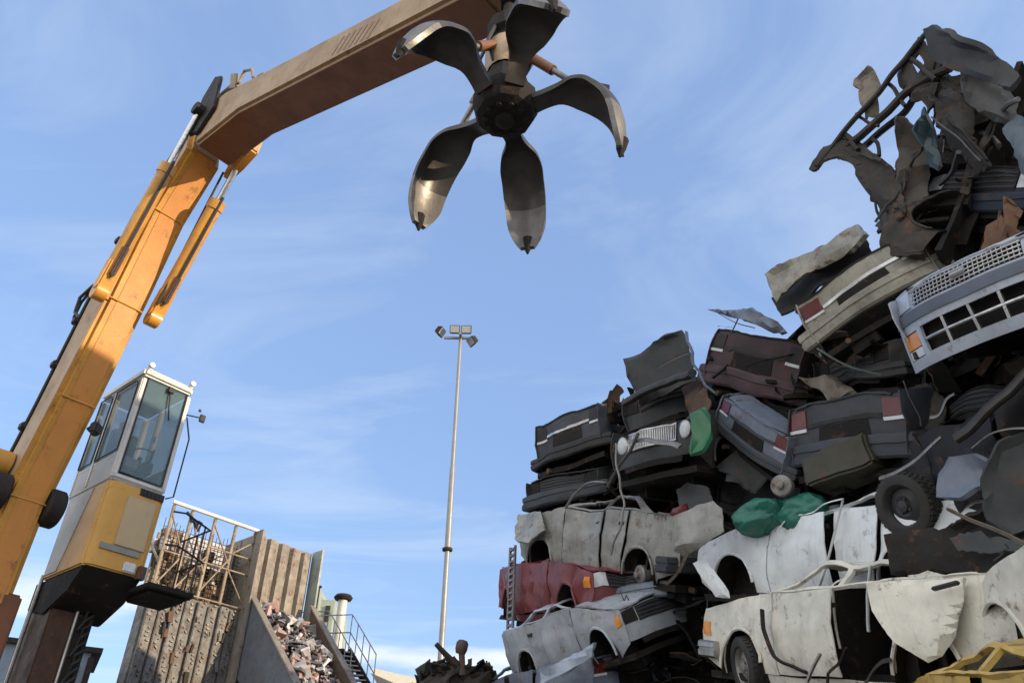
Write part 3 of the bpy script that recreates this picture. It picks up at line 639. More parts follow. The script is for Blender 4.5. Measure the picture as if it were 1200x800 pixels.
for z_, h_, w_ in ((7.84, -2.35, 1), (9.49, -1.78, 1), (11.19, -1.28, 1), (6.32, -2.92, 1)):
    MH.part(MB().tube([mf(h_+.016, -.29, z_), mf(h_+.016, .29, z_)], .014, 6), 'weld_seam', YEL, on=boom)
for k in range(5):
    o = -.22+.10*k; MH.part(MB().tube([mf(-1.75-.05*k, o, 11.75), mf(-1.25, o-.02, 12.75+.06*k), mf(-.75, o, 13.35+.08*(k % 3)), mf(-.1, o, 13.42+.03*k), mf(.45, o, 13.22)], .022, 8), 'hose', CABLE)
# small work lamp on the right of the boom
mb = MB(); mb.box(mf(-2.42, .42, 7.55), (.14, .18, .2)); mb.box(mf(-2.5, .36, 7.55), (.08, .1, .08)); MH.part(mb, 'work_lamp', BLACKP, bevel=.03)
# big round pivot pins at the side of the boom foot
for r_ in (-.42, .40):
    mb = MB(); mb.lathe([(0, -.13), (.27, -.13), (.3, -.1), (.3, .1), (.27, .13), (0, .13)], mf(-3.05, r_, 6.35), RV, 28); MH.part(mb, 'boom_pivot', DARK)
mb = MB(); mb.tube([mf(-3.3, -.47, 5.0), mf(-3.22, -.47, 6.6)], .14, 16); mb.lathe([(0, -.12), (.2, -.12), (.2, .12), (0, .12)], mf(-3.2, -.47, 6.85), RV, 20); MH.part(mb, 'lift_cylinder', YEL)
# arm
armp = [(-.28, 12.02), (1.0, 11.93), (6.3, 10.02), (6.75, 10.1), (6.8, 10.35), (6.5, 10.52), (2.5, 12.08), (.35, 12.95), (-.3, 13.0)]
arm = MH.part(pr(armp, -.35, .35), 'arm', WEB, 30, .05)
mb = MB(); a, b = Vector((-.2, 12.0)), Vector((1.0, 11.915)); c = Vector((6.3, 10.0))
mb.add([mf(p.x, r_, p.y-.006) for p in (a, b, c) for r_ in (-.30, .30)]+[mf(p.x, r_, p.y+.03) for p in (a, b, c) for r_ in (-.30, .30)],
       [(0, 2, 3, 1), (2, 4, 5, 3), (6, 7, 9, 8), (8, 9, 11, 10), (0, 1, 7, 6), (4, 10, 11, 5), (0, 6, 8, 2), (2, 8, 10, 4), (1, 3, 9, 7), (3, 5, 11, 9)]); MH.part(mb, 'shaded_underside', BROWN, on=arm)  # arm underside coloured darker brown, as shade on its downward face
for k in range(7):
    h = 3.55+.13*k; zc = 11.83-.42*(h-2.5)-.02; mb = MB(); mb.add([mf(h, -.3545, zc-.22), mf(h+.05, -.3545, zc-.24), mf(h+.26, -.3545, zc-.0), mf(h+.21, -.3545, zc+.02)], [(0, 1, 2, 3)])
    MH.part(mb, 'marking', mat('red_marking', (.26, .11, .075), .5, 0, .8, (.30, .22, .14)), on=arm)
mb = MB(); mb.prism([(-.5, 12.35), (-.15, 12.2), (.2, 12.6), (.05, 13.55), (-.2, 13.72), (-.45, 13.3)], lambda h, z: mf(h, -.42, z), lambda h, z: mf(h, -.36, z)); mb.prism([(-.5, 12.35), (-.15, 12.2), (.2, 12.6), (.05, 13.55), (-.2, 13.72), (-.45, 13.3)], lambda h, z: mf(h, .36, z), lambda h, z: mf(h, .42, z)); MH.part(mb, 'elbow_plate', DARK, bevel=.015)
mb = MB(); mb.lathe([(0, -.42), (.13, -.42), (.13, .42), (0, .42)], mf(-.25, 0, 12.5), RV, 24); mb.lathe([(.2, -.36), (.2, -.3), (.1, -.3)], mf(-.25, 0, 12.5), RV, 24); MH.part(mb, 'elbow_pin', DARK)
mb = MB(); mb.box(mf(.02, 0, 13.35), (.5, .5, .1), Matrix((H, RV, Z)).transposed()); mb.beam(mf(.25, -.2, 13.2), mf(.3, -.28, 13.5), .12, .1); mb.tube([mf(.35, -.2, 13.2), mf(.5, -.22, 13.5), mf(.75, -.2, 13.35), mf(.9, -.2, 13.0)], .03); mb.tube([mf(.3, .0, 13.2), mf(.5, .05, 13.62), mf(.8, .0, 13.4), mf(1.0, 0, 12.95)], .03); MH.part(mb, 'hose_bracket', mat('worn_tan_bracket', (.35, .29, .22), .5, .2, .5), bevel=.01)
# two stick cylinders, one each side of the boom
for r_ in (-.47, .47):
    p0 = mf(-1.72, r_, 9.45); p1 = mf(-.22, r_, 12.75) if r_ < 0 else mf(-.05, r_, 12.45); d = (p1-p0); e = p0+d*.68
    mb = MB(); mb.tube([p0+d*.05, p0+d*.12, e-d*.05, e-d*.049, e], [.10, .125, .125, .145, .145], 20); cyl = MH.part(mb, 'stick_cylinder', YEL)
    mb = MB(); mb.tube([e, p1], .055, 14); MH.part(mb, 'rod', HYD, on=cyl)
    MH.part(MB().lathe([(0, -.10), (.15, -.10), (.15, .10), (0, .10)], p0, RV, 22), 'clevis', YEL, bevel=.01, on=cyl); MH.part(MB().lathe([(0, -.1), (.12, -.1), (.12, .1), (0, .1)], p1, RV, 20), 'rod_eye', DARK, bevel=.01, on=cyl); MH.part(MB().beam(p0, p0+d*.16, .2, .24, RV), 'clevis_block', YEL, bevel=.03, on=cyl)
    mb = MB(); mb.tube([p0+d*.06+H*.16, p0+d*.3+H*.17, e+H*.15], .028, 8); MH.part(mb, 'pipe', CABLE, on=cyl)
    mb = MB(); mb.beam(p0+d*.07+H*.12, p0+d*.22+H*.12, .12, .10, RV); MH.part(mb, 'valve_block', mat('dark_red_oxide', (.10, .03, .02), .6), bevel=.02, on=cyl)
# bracing link from the boom up to the arm, right side
mb = MB(); mb.tube([mf(-1.35, .40, 10.3), mf(-.62, .42, 12.2)], .02); mb.tube([mf(-1.5, .38, 9.6), mf(-1.2, .40, 10.4), mf(-.8, .5, 11.5)], .026); MH.part(mb, 'hose', CABLE)
mb = MB(); mb.prism([(-.55, 12.0), (-.15, 12.05), (.25, 12.2), (.3, 12.5), (-.2, 12.7)], lambda h, z: mf(h, .38, z), lambda h, z: mf(h, .56, z)); MH.part(mb, 'rod_bracket', YEL, bevel=.03)

# ---- cab
hF, hB, r0, r1, zf, zt = -2.52, -4.05, .93, 1.88, 6.98, 9.02
cab = MH.part(MB().box(mf((hF+hB)/2, (r0+r1)/2, zt-.06), (hF-hB, r1-r0, .16), Matrix((H, RV, Z)).transposed()), 'cab_roof', CABWHITE, bevel=.04)
FM = Matrix((H, RV, Z)).transposed()
mb = MB()
for (h, r_) in ((hF-.05, r0+.05), (hF-.05, r1-.05), (hB+.05, r0+.05), (hB+.05, r1-.05), (-3.45, r0+.045), (-3.45, r1-.045)):
    mb.box(mf(h, r_, (zf+zt)/2-.09), (.09, .09, zt-zf-.2), FM)
mb.box(mf(hF-.05, (r0+r1)/2, zf+.02), (.09, r1-r0-.01, .08), FM); mb.box(mf((hF+hB)/2, r0+.045, zf+.42), (hF-hB-.02, .07, .07), FM); mb.box(mf((hF+hB)/2, r1-.045, zf+.42), (hF-hB-.02, .07, .07), FM)
mb.box(mf(hB+.05, (r0+r1)/2, zf+.42), (.08, r1-r0-.02, .08), FM)
MH.part(mb, 'cab_frame', CABWHITE, bevel=.018)
mb = MB()
for r_ in (r0+.03, r1-.03): mb.box(mf((hF+hB)/2-.03, r_, zf+.19), (hF-hB-.12, .03, .46), FM)
mb.box(mf(hB+.04, (r0+r1)/2, zf+.19), (.03, r1-r0-.1, .46), FM); mb.box(mf((hF+hB)/2, (r0+r1)/2, zf-.04), (hF-hB-.06, r1-r0-.06, .05), FM)
MH.part(mb, 'cab_side_panel', CABGREY, bevel=.01)
GL = glass('cab_glass', (.12, .20, .22), .42)
for nm, mbx in (('windscreen', MB().box(mf(hF-.03, (r0+r1)/2, zf+.98), (.012, r1-r0-.19, 1.82), FM)),
                ('side_window', MB().box(mf(-3.02, r0+.03, zf+1.16), (.78, .012, 1.40), FM)), ('side_window', MB().box(mf(-3.75, r0+.03, zf+1.16), (.48, .012, 1.40), FM)),
                ('side_window', MB().box(mf(-3.02, r1-.03, zf+1.16), (.78, .012, 1.40), FM)), ('side_window', MB().box(mf(-3.75, r1-.03, zf+1.16), (.48, .012, 1.40), FM)),
                ('rear_window', MB().box(mf(hB+.04, (r0+r1)/2, zf+1.16), (.012, r1-r0-.19, 1.40), FM))):
    MH.part(mbx, nm, GL)
def gasket(h0, h1, z0, z1, r_):
    mb = MB(); mb.tube([mf(h0, r_, z0), mf(h1, r_, z0), mf(h1, r_, z1-.1), mf(h1-.1 if h1 > h0 else h1, r_, z1), mf(h0, r_, z1), mf(h0, r_, z0)], .013, 6); MH.part(mb, 'window_seal', BLACKP)
gasket(-3.40, -2.63, zf+.48, zf+1.84, r0-.005); gasket(-3.98, -3.52, zf+.48, zf+1.84, r0-.005)
mb = MB(); mb.tube([mf(hF, r0+.1, zf+.08), mf(hF, r1-.1, zf+.08), mf(hF, r1-.1, zt-.17), mf(hF, r0+.1, zt-.17), mf(hF, r0+.1, zf+.08)], .014, 6); MH.part(mb, 'window_seal', BLACKP)
mb = MB(); mb.tube([mf(hF+.02, 1.45, zt-.2), mf(hF+.03, 1.5, zt-.55), mf(hF+.03, 1.56, zt-.8)], .014, 6); mb.box(mf(hF+.03, 1.46, zt-.24), (.06, .1, .1), FM); MH.part(mb, 'wiper', BLACKP)
# seat, levers, screen seen through the windscreen
mb = MB(); mb.box(mf(-3.45, 1.4, zf+.45), (.5, .5, .14), FM, 3); mb.box(mf(-3.7, 1.4, zf+.88), (.14, .48, .85), FM, 3); mb.box(mf(-3.72, 1.4, zf+1.42), (.1, .26, .2), FM, 2); mb.box(mf(-3.45, 1.4, zf+.2), (.4, .4, .4), FM); MH.part(mb, 'operator_seat', mat('seat_fabric', (.05, .055, .06), .8), bevel=.03)
mb = MB()
for r_ in (1.13, 1.67): mb.box(mf(-3.2, r_, zf+.5), (.5, .14, .2), FM); mb.tube([mf(-3.0, r_, zf+.6), mf(-2.95, r_, zf+.85)], .025, 8)
mb.box(mf(-2.75, 1.12, zf+.5), (.1, .2, .3), FM); mb.tube([mf(-2.85, 1.4, zf), mf(-2.78, 1.4, zf+.55)], .04, 8); mb.lathe([(.19, 0), (.2, .02), (.19, .04), (.175, .02), (.19, 0)], mf(-2.78, 1.4, zf+.56), (H*-.4+Z), 20); MH.part(mb, 'controls', BLACKP, bevel=.015)
mb = MB(); mb.box(mf(-2.66, 1.22, zf+.34), (.06, .26, .18), FM); MH.part(mb, 'document_tray', PLATE, bevel=.02)
# lower body, tapering forward to a faceted nose
mb = MB(); zb = 5.52
sec = [(hB+.15, r0), (hF-.05, r0), (hF+.02, r0+.14), (hF+.02, r1-.03), (hF-.03, r1+.02), (hB+.15, r1+.02)]
vs = [mf(h, r_, zf-.07) for h, r_ in sec]+[mf(h-(.02 if h > -3 else 0), r_, zb) for h, r_ in sec]; k = len(sec)
mb.add(vs, [tuple(range(k)), tuple(range(2*k-1, k-1, -1))]+[(i, (i+1) % k, k+(i+1) % k, k+i) for i in range(k)]); low = MH.part(mb, 'cab_base', CABYEL, 30, .025)
mb = MB().prism([(hB+.2, zf-.10), (hF-.50, zf-.10), (hF-.92, zb+.06), (hB+.2, zb+.06)], lambda h, z: mf(h, r0-.014, z), lambda h, z: mf(h, r0+.01, z)); MH.part(mb, 'base_side_panel', CABGREY, on=low)
mb = MB(); mb.box(mf(hF+.022, 1.53, zf-.66), (.02, .50, .82), FM); MH.part(mb, 'hatch', mat('faded_hatch', (.50, .36, .19), .5, 0, .5, (.40, .33, .25)), bevel=.01, on=low)
mb = MB(); mb.box(mf(hF+.020, 1.40, zb+.33), (.02, .66, .09), FM); MH.part(mb, 'label_strip', mat('label_grey', (.28, .27, .25), .5), on=low)
mb = MB()
for i in range(5): mb.box(mf(hF+.03, 1.52+.07*i, zf-.13), (.03, .035, .1), FM)
mb.box(mf(hF+.015, 1.66, zf-.13), (.03, .42, .12), FM); MH.part(mb, 'vent', BLACKP, on=low)
mb = MB(); mb.box(mf(hF+.03, 1.62, zb+.1), (.06, .2, .16), FM); MH.part(mb, 'step_lamp', LAMPW, bevel=.02, on=low); mb = MB(); mb.box(mf(hF+.05, 1.82, zb+.06), (.1, .12, .2), FM); MH.part(mb, 'rusty_bracket', RUSTY, on=low)
for r_ in (r0+.08, r1-.06):
    mb = MB(); mb.lathe([(0, -.05), (.045, -.05), (.05, .03), (.0, .03)], mf(hF+.01, r_, zt+.07), H, 14); mb.box(mf(hF-.03, r_, zt+.03), (.06, .05, .08), FM); MH.part(mb, 'roof_lamp', CABWHITE)
mb = MB(); mb.tube([mf(hF, r1-.02, zt-.55), mf(hF+.1, r1+.2, zt-.55)], .014, 6); mb.box(mf(hF+.1, r1+.24, zt-.55), (.05, .1, .14), FM); mb.box(mf(hF+.1, r1+.16, zt-.42), (.03, .05, .05), FM); MH.part(mb, 'mirror', BLACKP, bevel=.015)
mb = MB(); mb.tube([mf(hF+.01, r1+.0, zt-.6), mf(hF+.06, r1+.12, zt-1.0), mf(hF+.06, r1+.12, zf-.05), mf(hF, r1+.02, zf-.1)], .014, 8); MH.part(mb, 'grab_rail', BLACKP)
# service platform and its rails
plt = MB(); plt.box(mf(-2.55, 2.2, 5.34), (.9, .8, .09), FM); plt.box(mf(-2.55, 2.2, 5.26), (.7, .6, .08), FM); ps = MH.part(plt, 'platform', UNDER, bevel=.015)
mb = MB()
for z_ in (5.9, 6.45): mb.tube([mf(-2.1, 1.9, z_+.1), mf(-2.06, 2.1, z_+.12), mf(-2.06, 2.5, z_), mf(-2.12, 2.62, z_), mf(-3.0, 2.62, z_)], .016, 8)
for (h, r_) in ((-2.08, 2.5), (-2.9, 2.62), (-2.5, 2.62)): mb.tube([mf(h, r_, 5.36), mf(h, r_, 6.46)], .016, 8)
MH.part(mb, 'railing', BLACKP, on=ps)
# underside carrier, column and upper structure
mb = MB(); mb.prism([(hF+.0, zb-.004), (hB-.1, zb-.004), (hB-.1, zb-.45), (hB+.55, zb-.6), (hF-.35, zb-.35)], lambda h, z: mf(h, r0+.03, z), lambda h, z: mf(h, r1+.0, z)); MH.part(mb, 'cab_carrier', UNDER, bevel=.02)
mb = MB(); mb.box(mf(-3.75, 1.18, 2.6), (.9, .38, 5.2), FM); MH.part(mb, 'column', mat('column_brown', (.085, .04, .022), .55, .2, .6, (.03, .022, .018), .5, .3), bevel=.02)
mb = MB(); mb.box(mf(-3.55, 1.50, 2.55), (.5, .22, 5.1), FM); mb.box(mf(-3.3, 1.62, 2.55), (.06, .08, 5.0), FM); MH.part(mb, 'mast_rail', DARK, bevel=.015)
mb = MB(); mb.tube([mf(-3.27, 1.38, .6), mf(-3.27, 1.38, 5.1)], .028, 8); mb.tube([mf(-3.9, .93, .6), mf(-3.9, .93, 5.6)], .03, 8); MH.part(mb, 'pipe', mat('dull_silver_pipe', (.4, .39, .36), .4, .8, .4))
mb = MB()
for i in range(14):
    z_ = 3.2+.13*i; mb.tube([mf(-3.26, 1.45+.05*(i % 3), z_), mf(-3.2, 1.5, z_+.14), mf(-3.24, 1.62, z_+.25)], .02, 6)
MH.part(mb, 'cable_bundle', CABLE)
mb = MB(); mb.box(mf(-4.6, .2, 1.9), (4.2, 3.0, 1.6), FM); MH.part(mb, 'upper_structure', YEL, bevel=.06)
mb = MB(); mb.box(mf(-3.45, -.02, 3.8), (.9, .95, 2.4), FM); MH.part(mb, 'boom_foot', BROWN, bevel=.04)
mb = MB(); mb.box(mf(-4.4, .2, .55), (3.6, 3.4, .7), FM); MH.part(mb, 'undercarriage', DARK, bevel=.05)
for (h, r_) in ((-2.9, -1.7), (-2.9, 2.1), (-5.9, -1.7), (-5.9, 2.1)):
    mb = MB(); mb.lathe([(.3, -.22), (.5, -.24), (.6, -.18), (.6, .18), (.5, .24), (.3, .22), (.1, .1), (0, .1)], mf(h, r_, .6), RV, 30); MH.part(mb, 'tyre', RUBBER)

# ================================================================== grapple
GH = Vector((-.11, 5.3, 8.05)); TIP = mf(6.55, 0, 10.3)
GR = Thing('orange_peel_grapple', GH, 'open five-tined steel grapple hanging from the tip of the crane arm', 'grapple')
GM = mat('grapple_steel', (.085, .08, .075), .38, .65, .5, (.035, .03, .025), .25, .15, 4)
GW = mat('grapple_worn', (.21, .20, .185), .40, .6, .5, (.08, .065, .05), .25, .2, 5)
mb = MB(); mb.lathe([(0, -.16), (.22, -.16), (.29, -.12), (.33, -.02), (.33, .14), (.26, .24), (.2, .5), (.16, .55), (.16, 1.1), (.22, 1.15), (.22, 1.35), (.12, 1.4), (0, 1.4)], GH, Z, 10)
hub = GR.part(mb, 'hub', UNDER, 25, .0)
mb = MB()
for k in range(10):
    a = 2*math.pi*k/10; mb.lathe([(.03, -.03), (.03, .03), (0, .035)], GH+Vector((.19*math.cos(a), .19*math.sin(a), -.15)), (0, 0, -1), 6)
mb.lathe([(.1, 0), (.1, .05), (.06, .07), (0, .07)], GH+Vector((0, 0, -.15)), (0, 0, -1), 10)
GR.part(mb, 'bolt', DARK, on=hub)
mb = MB(); mb.lathe([(.205, .52), (.23, .6), (.23, .9), (.2, .98)], GH, Z, 18); GR.part(mb, 'rotator', mat('rotator_tan', (.42, .30, .17), .45, .2, .4), on=hub)
mb = MB()
for k in range(5): mb.tube([GH+Vector((.2*math.cos(k), .2*math.sin(k), .55)), GH+Vector((.3*math.cos(k), .3*math.sin(k), .8)), GH+Vector((.2*math.cos(k), .2*math.sin(k), 1.15)), GH+Vector((.1, .1, 1.5))], .022, 6)
GR.part(mb, 'hose', CABLE, on=hub)
mb = MB(); mb.tube([GH+Z*1.35, TIP-Z*.35], .07, 12); mb.box(TIP-Z*.3, (.2, .2, .4)); mb.lathe([(0, -.34), (.08, -.34), (.08, .34), (0, .34)], TIP, RV, 16); GR.part(mb, 'hanger', DARK, bevel=.01)
# a tine in its own plane: x outwards, z up
TP = [(.0, .0, .20, .0), (.12, .06, .19, .01), (.26, .12, .23, .025), (.43, .14, .38, .05), (.62, .08, .46, .065), (.77, -.05, .46, .07), (.88, -.22, .46, .065), (.94, -.42, .44, .055), (.965, -.62, .40, .045), (.955, -.77, .28, .02), (.945, -.86, .15, .0)]
def tine(az, op, sc=1.0):
    a = R(az); rad = Vector((math.cos(a), math.sin(a), 0)); tan = Vector((-math.sin(a), math.cos(a), 0)); root = GH+rad*.28+Z*.02
    c, s_ = math.cos(R(op)), math.sin(R(op)); loc = lambda x, y, z: root+rad*((x*c-z*s_)*sc)+Z*((x*s_+z*c)*sc)+tan*(y*sc)
    up = []; M_ = 8; P = []
    # refine the path
    Q = []
    for i in range(len(TP)-1):
        p = [Vector(TP[max(0, min(len(TP)-1, j))]) for j in (i-1, i, i+1, i+2)]
        for k in range(3):
            t = k/3; Q.append(.5*((2*p[1])+(p[2]-p[0])*t+(2*p[0]-5*p[1]+4*p[2]-p[3])*t*t+(p[3]-3*p[2]+3*p[1]-p[0])*t**3))
    Q.append(Vector(TP[-1]))
    vs = []; fs = []; n = len(Q)
    for lay in (0, 1):
        for i, q in enumerate(Q):
            q0 = Q[max(0, i-1)]; q1 = Q[min(n-1, i+1)]; t = Vector((q1[0]-q0[0], 0, q1[1]-q0[1])).normalized(); nn = Vector((-t.z, 0, t.x))   # outer side
            th = .05 if i > 9 else .075-.0025*i
            for j in range(M_+1):
                y = (j/M_-.5)*q[2]; sag = -q[3]*(2*j/M_-1)**2*1.5
                p = Vector((q[0], y, q[1]))+nn*(sag-(th if lay else 0)); vs.append(loc(p.x, p.y, p.z))
    A = n*(M_+1); ix = lambda l, i, j: l*A+i*(M_+1)+j
    for i in range(n-1):
        for j in range(M_):
            fs.append((ix(0, i, j), ix(0, i, j+1), ix(0, i+1, j+1), ix(0, i+1, j))); fs.append((ix(1, i, j), ix(1, i+1, j), ix(1, i+1, j+1), ix(1, i, j+1)))
        fs.append((ix(0, i, 0), ix(0, i+1, 0), ix(1, i+1, 0), ix(1, i, 0))); fs.append((ix(0, i, M_), ix(1, i, M_), ix(1, i+1, M_), ix(0, i+1, M_)))
    for j in range(M_): fs.append((ix(0, 0, j), ix(1, 0, j), ix(1, 0, j+1), ix(0, 0, j+1))); fs.append((ix(0, n-1, j), ix(0, n-1, j+1), ix(1, n-1, j+1), ix(1, n-1, j)))
    cut = 20; own = lambda f: min((i % A)//(M_+1) for i in f) >= cut
    mb = MB(); mb.add(vs, [f for f in fs if not own(f)]); to = GR.part(mb, 'tine', GM, 45)
    mb = MB(); mb.add(vs, [f for f in fs if own(f)]); GR.part(mb, 'worn_blade', GW, 45, on=to)
    # hardened tip and back rib, cylinder
    mb = MB(); mb.tube([loc(.935, 0, -.72), loc(.925, 0, -.84), loc(.92, 0, -.93)], [.06, .045, .012], 8); GR.part(mb, 'tip', UNDER, on=to)
    mb = MB(); pts = [loc(q[0]+(.035 if q[1] < 0 else 0), 0, q[1]+.035) for q in Q[5:15]]; mb.tube(pts, .04, 6); GR.part(mb, 'back_rib', GM, on=to)
    b0 = GH+rad*.17+Z*.85; b1 = loc(.40, 0, .20); d = b1-b0; mb = MB(); mb.tube([b0, b0+d*.62], .055, 14); cy = GR.part(mb, 'cylinder', mat('grapple_orange', (.20, .085, .04), .45, .1, .5, (.1, .06, .04), .3)); mb = MB(); mb.tube([b0+d*.6, b1], .032, 10); GR.part(mb, 'rod', WORN, on=cy)
for az, op in TINES: tine(az, op)

# ================================================================== shredder building with its infeed
STUD = mat('studded_dark_plate', (.17, .17, .165), .6, .3, .65, (.09, .07, .055), .55, .8, 5)
RIB = mat('ribbed_tan_cladding', (.25, .225, .19), .6, .15, .65, (.11, .08, .06), .55, .3, 2.5)
LATT = mat('lattice_ochre', (.27, .22, .155), .6, .15, .6, (.12, .08, .055), .55, .3, 3)
PALE = mat('pale_sheet', (.45, .44, .46), .55, .1, .45, (.25, .2, .16), .3, .2, 2)
hb = -8.56
BD = Thing('shredder_building', mf(hb-2, 7.2, 0), 'rusty shredder building with a studded dark wall under an open ochre lattice', 'industrial building')
def bx(h0, h1, ra, rb, za, zb_): return MB().box(mf((h0+h1)/2, (ra+rb)/2, (za+zb_)/2), (abs(h1-h0), rb-ra, zb_-za), FM)
BD.part(bx(hb-.5, hb-.1, 5.0, 7.5, 0, 7.3), 'wall', STUD, bevel=.02)
mb = MB()
rr_ = random.Random(3)
for i in range(8):
    ra = 5.03+.31*i
    mb.add(*(lambda b: (b.v, b.f))(bx(hb-.10, hb-.0-.04*(i % 2), ra, ra+.24, 0, 7.28-.03*(i % 3))))
BD.part(mb, 'wall_plate', STUD, bevel=.015)
mb = MB()
for i in range(8):
    for j in range(44):
        if rr_.random() < .75:
            c = mf(hb+.01-.04*(i % 2), 5.09+.31*i+rr_.uniform(0, .12), 3.2+.094*j); mb.box(c, (.05, rr_.uniform(.03, .09), .03), FM @ Matrix.Rotation(rr_.uniform(-.8, .8), 3, 'X'))
for i in range(26):
    a = rr_.uniform(.06, .3); m3 = MB().box(mf(hb+.03, rr_.uniform(5.1, 7.4), rr_.uniform(4.6, 7.2)), (.05, a*rr_.uniform(.15, .5), a*rr_.uniform(.6, 2)), FM @ Matrix.Rotation(rr_.uniform(-.25, .25), 3, 'X'), 2); crumple(m3, .02, 4, i); BD.part(m3, 'wear_plate', [RUSTY, DARK, STUD][i % 3])
WB = BD.part(mb, 'weld_beads', mat('bright_weld', (.15, .145, .135), .5, .6, .5, (.06, .05, .04), .3)); WB['kind'] = 'stuff'
BD.part(bx(hb-1.1, hb-.9, 5.35, 7.45, 7.3, 9.1), 'inner_casing', mat('inner_rust', (.20, .145, .115), .7, .15, .7, (.09, .065, .05), .65, .4, 2), bevel=.03)
mb = bx(hb-.9, hb-.82, 5.2, 5.75, 7.5, 8.9); mb.add(*(lambda b: (b.v, b.f))(bx(hb-.9, hb-.8, 6.25, 7.3, 7.75, 8.05))); BD.part(mb, 'ochre_panel', LATT)
BD.part(bx(hb-.9, hb-.8, 5.85, 7.4, 8.35, 9.05), 'pale_sheet', PALE); BD.part(bx(hb-.9, hb-.815, 5.8, 6.2, 7.5, 8.3), 'rusty_panel', RUSTY)
mb = MB()
for ra in (5.04, 5.55, 6.22, 6.85, 7.46): mb.beam(mf(hb-.06, ra, 7.3), mf(hb-.06, ra, 9.38), .07, .07, RV)
for (ra, za, rb, zb_) in [(5.04, 7.35, 5.55, 8.2), (5.55, 8.2, 5.04, 9.1), (5.55, 9.25, 6.22, 7.9), (5.55, 7.4, 6.22, 8.4), (6.22, 7.5, 6.85, 8.5), (6.22, 9.2, 6.85, 8.3), (6.85, 8.6, 7.46, 9.1), (6.85, 8.2, 7.46, 7.45), (5.04, 8.2, 7.46, 8.2), (5.04, 7.34, 7.46, 7.34), (6.22, 8.62, 7.46, 8.62)]:
    mb.beam(mf(hb-.02, ra, za), mf(hb-.02, rb, zb_), .036, .036, RV)
for ra in (5.04, 6.22): mb.beam(mf(hb-.06, ra, 7.9), mf(hb-.85, ra, 8.6), .05, .05, RV)
BD.part(mb, 'lattice', LATT, bevel=.008)
mb = MB()
for i in range(22): ra = 5.1+.107*i; mb.tube([mf(hb-.45, ra, 7.32), mf(hb-.45, ra, 9.0+.2*rr_.random())], .008, 5)
for i in range(15): mb.tube([mf(hb-.45, 5.08, 7.4+.11*i), mf(hb-.45, 7.42, 7.4+.11*i)], .008, 5)
BD.part(mb, 'guard_mesh', DARK)
for i in range(26):
    a = rr_.uniform(.08, .35); mb = MB().box(mf(hb-.75+rr_.uniform(-.1, .25), rr_.uniform(5.2, 7.3), rr_.uniform(7.5, 9.0)), (a*.4, a*rr_.uniform(.5, 1.5), a), FM @ Matrix.Rotation(rr_.uniform(-.5, .5), 3, 'X'), 2); crumple(mb, .04, 4, i); BD.part(mb, 'conveyor_fitting', [RUSTY, DARK, PALE, LATT][i % 4])
mb = MB(); mb.tube([mf(hb, 4.95, 9.42), mf(hb, 7.5, 9.42)], .05, 10); BD.part(mb, 'top_rail', mat('white_rail', (.7, .68, .62), .5, 0, .3, (.3, .25, .2)))
mb = MB()
for k in range(5): mb.tube([mf(hb-.04, 5.4+.1*k, 9.3-.1*k), mf(hb+.08, 5.6+.05*k, 9.1), mf(hb-.02, 5.75, 8.95+.05*k)], .03, 6)
BD.part(mb, 'hose', CABLE)
# ribbed right-hand part
BD.part(bx(hb-4, hb-.12, 7.5, 9.44, 0, 9.36), 'rear_wall', RIB, bevel=.02)
for i in range(5):
    ra = 7.52+.385*i; mb = MB(); f = lambda r_, d, z_: mf(hb-.118+d, ra+r_, z_)
    pf = [(0, 0), (.05, .12), (.25, .12), (.30, 0)]; n = len(pf)
    mb.add([f(a, d, 7.0) for a, d in pf]+[f(a, d, 9.36-.02*i) for a, d in pf], [(k, k+1, k+1+n, k+n) for k in range(n-1)]+[(0, 3, 7, 4), (0, 1, 2, 3), (4, 7, 6, 5)]); BD.part(mb, 'cladding_rib', RIB)
BD.part(bx(hb-.1, hb+.35, 9.44, 9.5, 5, 9.38), 'edge_plate', mat('edge_green_grey', (.28, .32, .30), .5, .1, .5))
BD.part(bx(hb-.1, hb+.3, 7.46, 7.52, 5, 9.4), 'edge_plate', RIB)
# infeed: two inclined side walls and the scrap between
IF = Thing('infeed_trough', mf(hb+3, 8.5, 4), 'steep steel infeed trough carrying shredder scrap up to the building', 'trough')
def wall_line(u0, v0, u1, v1, r_):
    a = hit(u0, v0, mf(0, r_, 0), RV)-MO; b = hit(u1, v1, mf(0, r_, 0), RV)-MO
    return (a.dot(H), a.z), (b.dot(H), b.z)
mids = []
for (u0, v0, u1, v1, r_, ma, ww) in ((291, 690, 347, 800, 7.6, mat('trough_blue_grey', (.16, .185, .22), .5, .4, .55, (.07, .065, .06), .35, .3, 3), .1), (366, 712, 414, 800, 9.4, mat('trough_brown', (.14, .095, .07), .6, .3, .5, (.06, .05, .045), .5, .3, 3), .1)):
    (h0, z0), (h1, z1) = wall_line(u0, v0, u1, v1, r_); k = (z1-z0)/(h1-h0); h2 = h1+2.2; z2 = z1+k*2.2; mids.append((h0, z0, k))
    dp = 1.9
    ww_ = IF.part(MB().prism([(h0, z0), (h2, z2), (h2, z2-dp), (h0, z0-dp)], lambda h, z: mf(h, r_-ww/2, z), lambda h, z: mf(h, r_+ww/2, z)), 'side_wall', ma, bevel=.01)
    IF.part(MB().prism([(h0, z0+.01), (h2, z2+.01), (h2, z2+.07), (h0, z0+.07)], lambda h, z: mf(h, r_-.1, z), lambda h, z: mf(h, r_+.1, z)), 'rim_flange', RIB, bevel=.01, on=ww_)
h0, z0, k = mids[0]
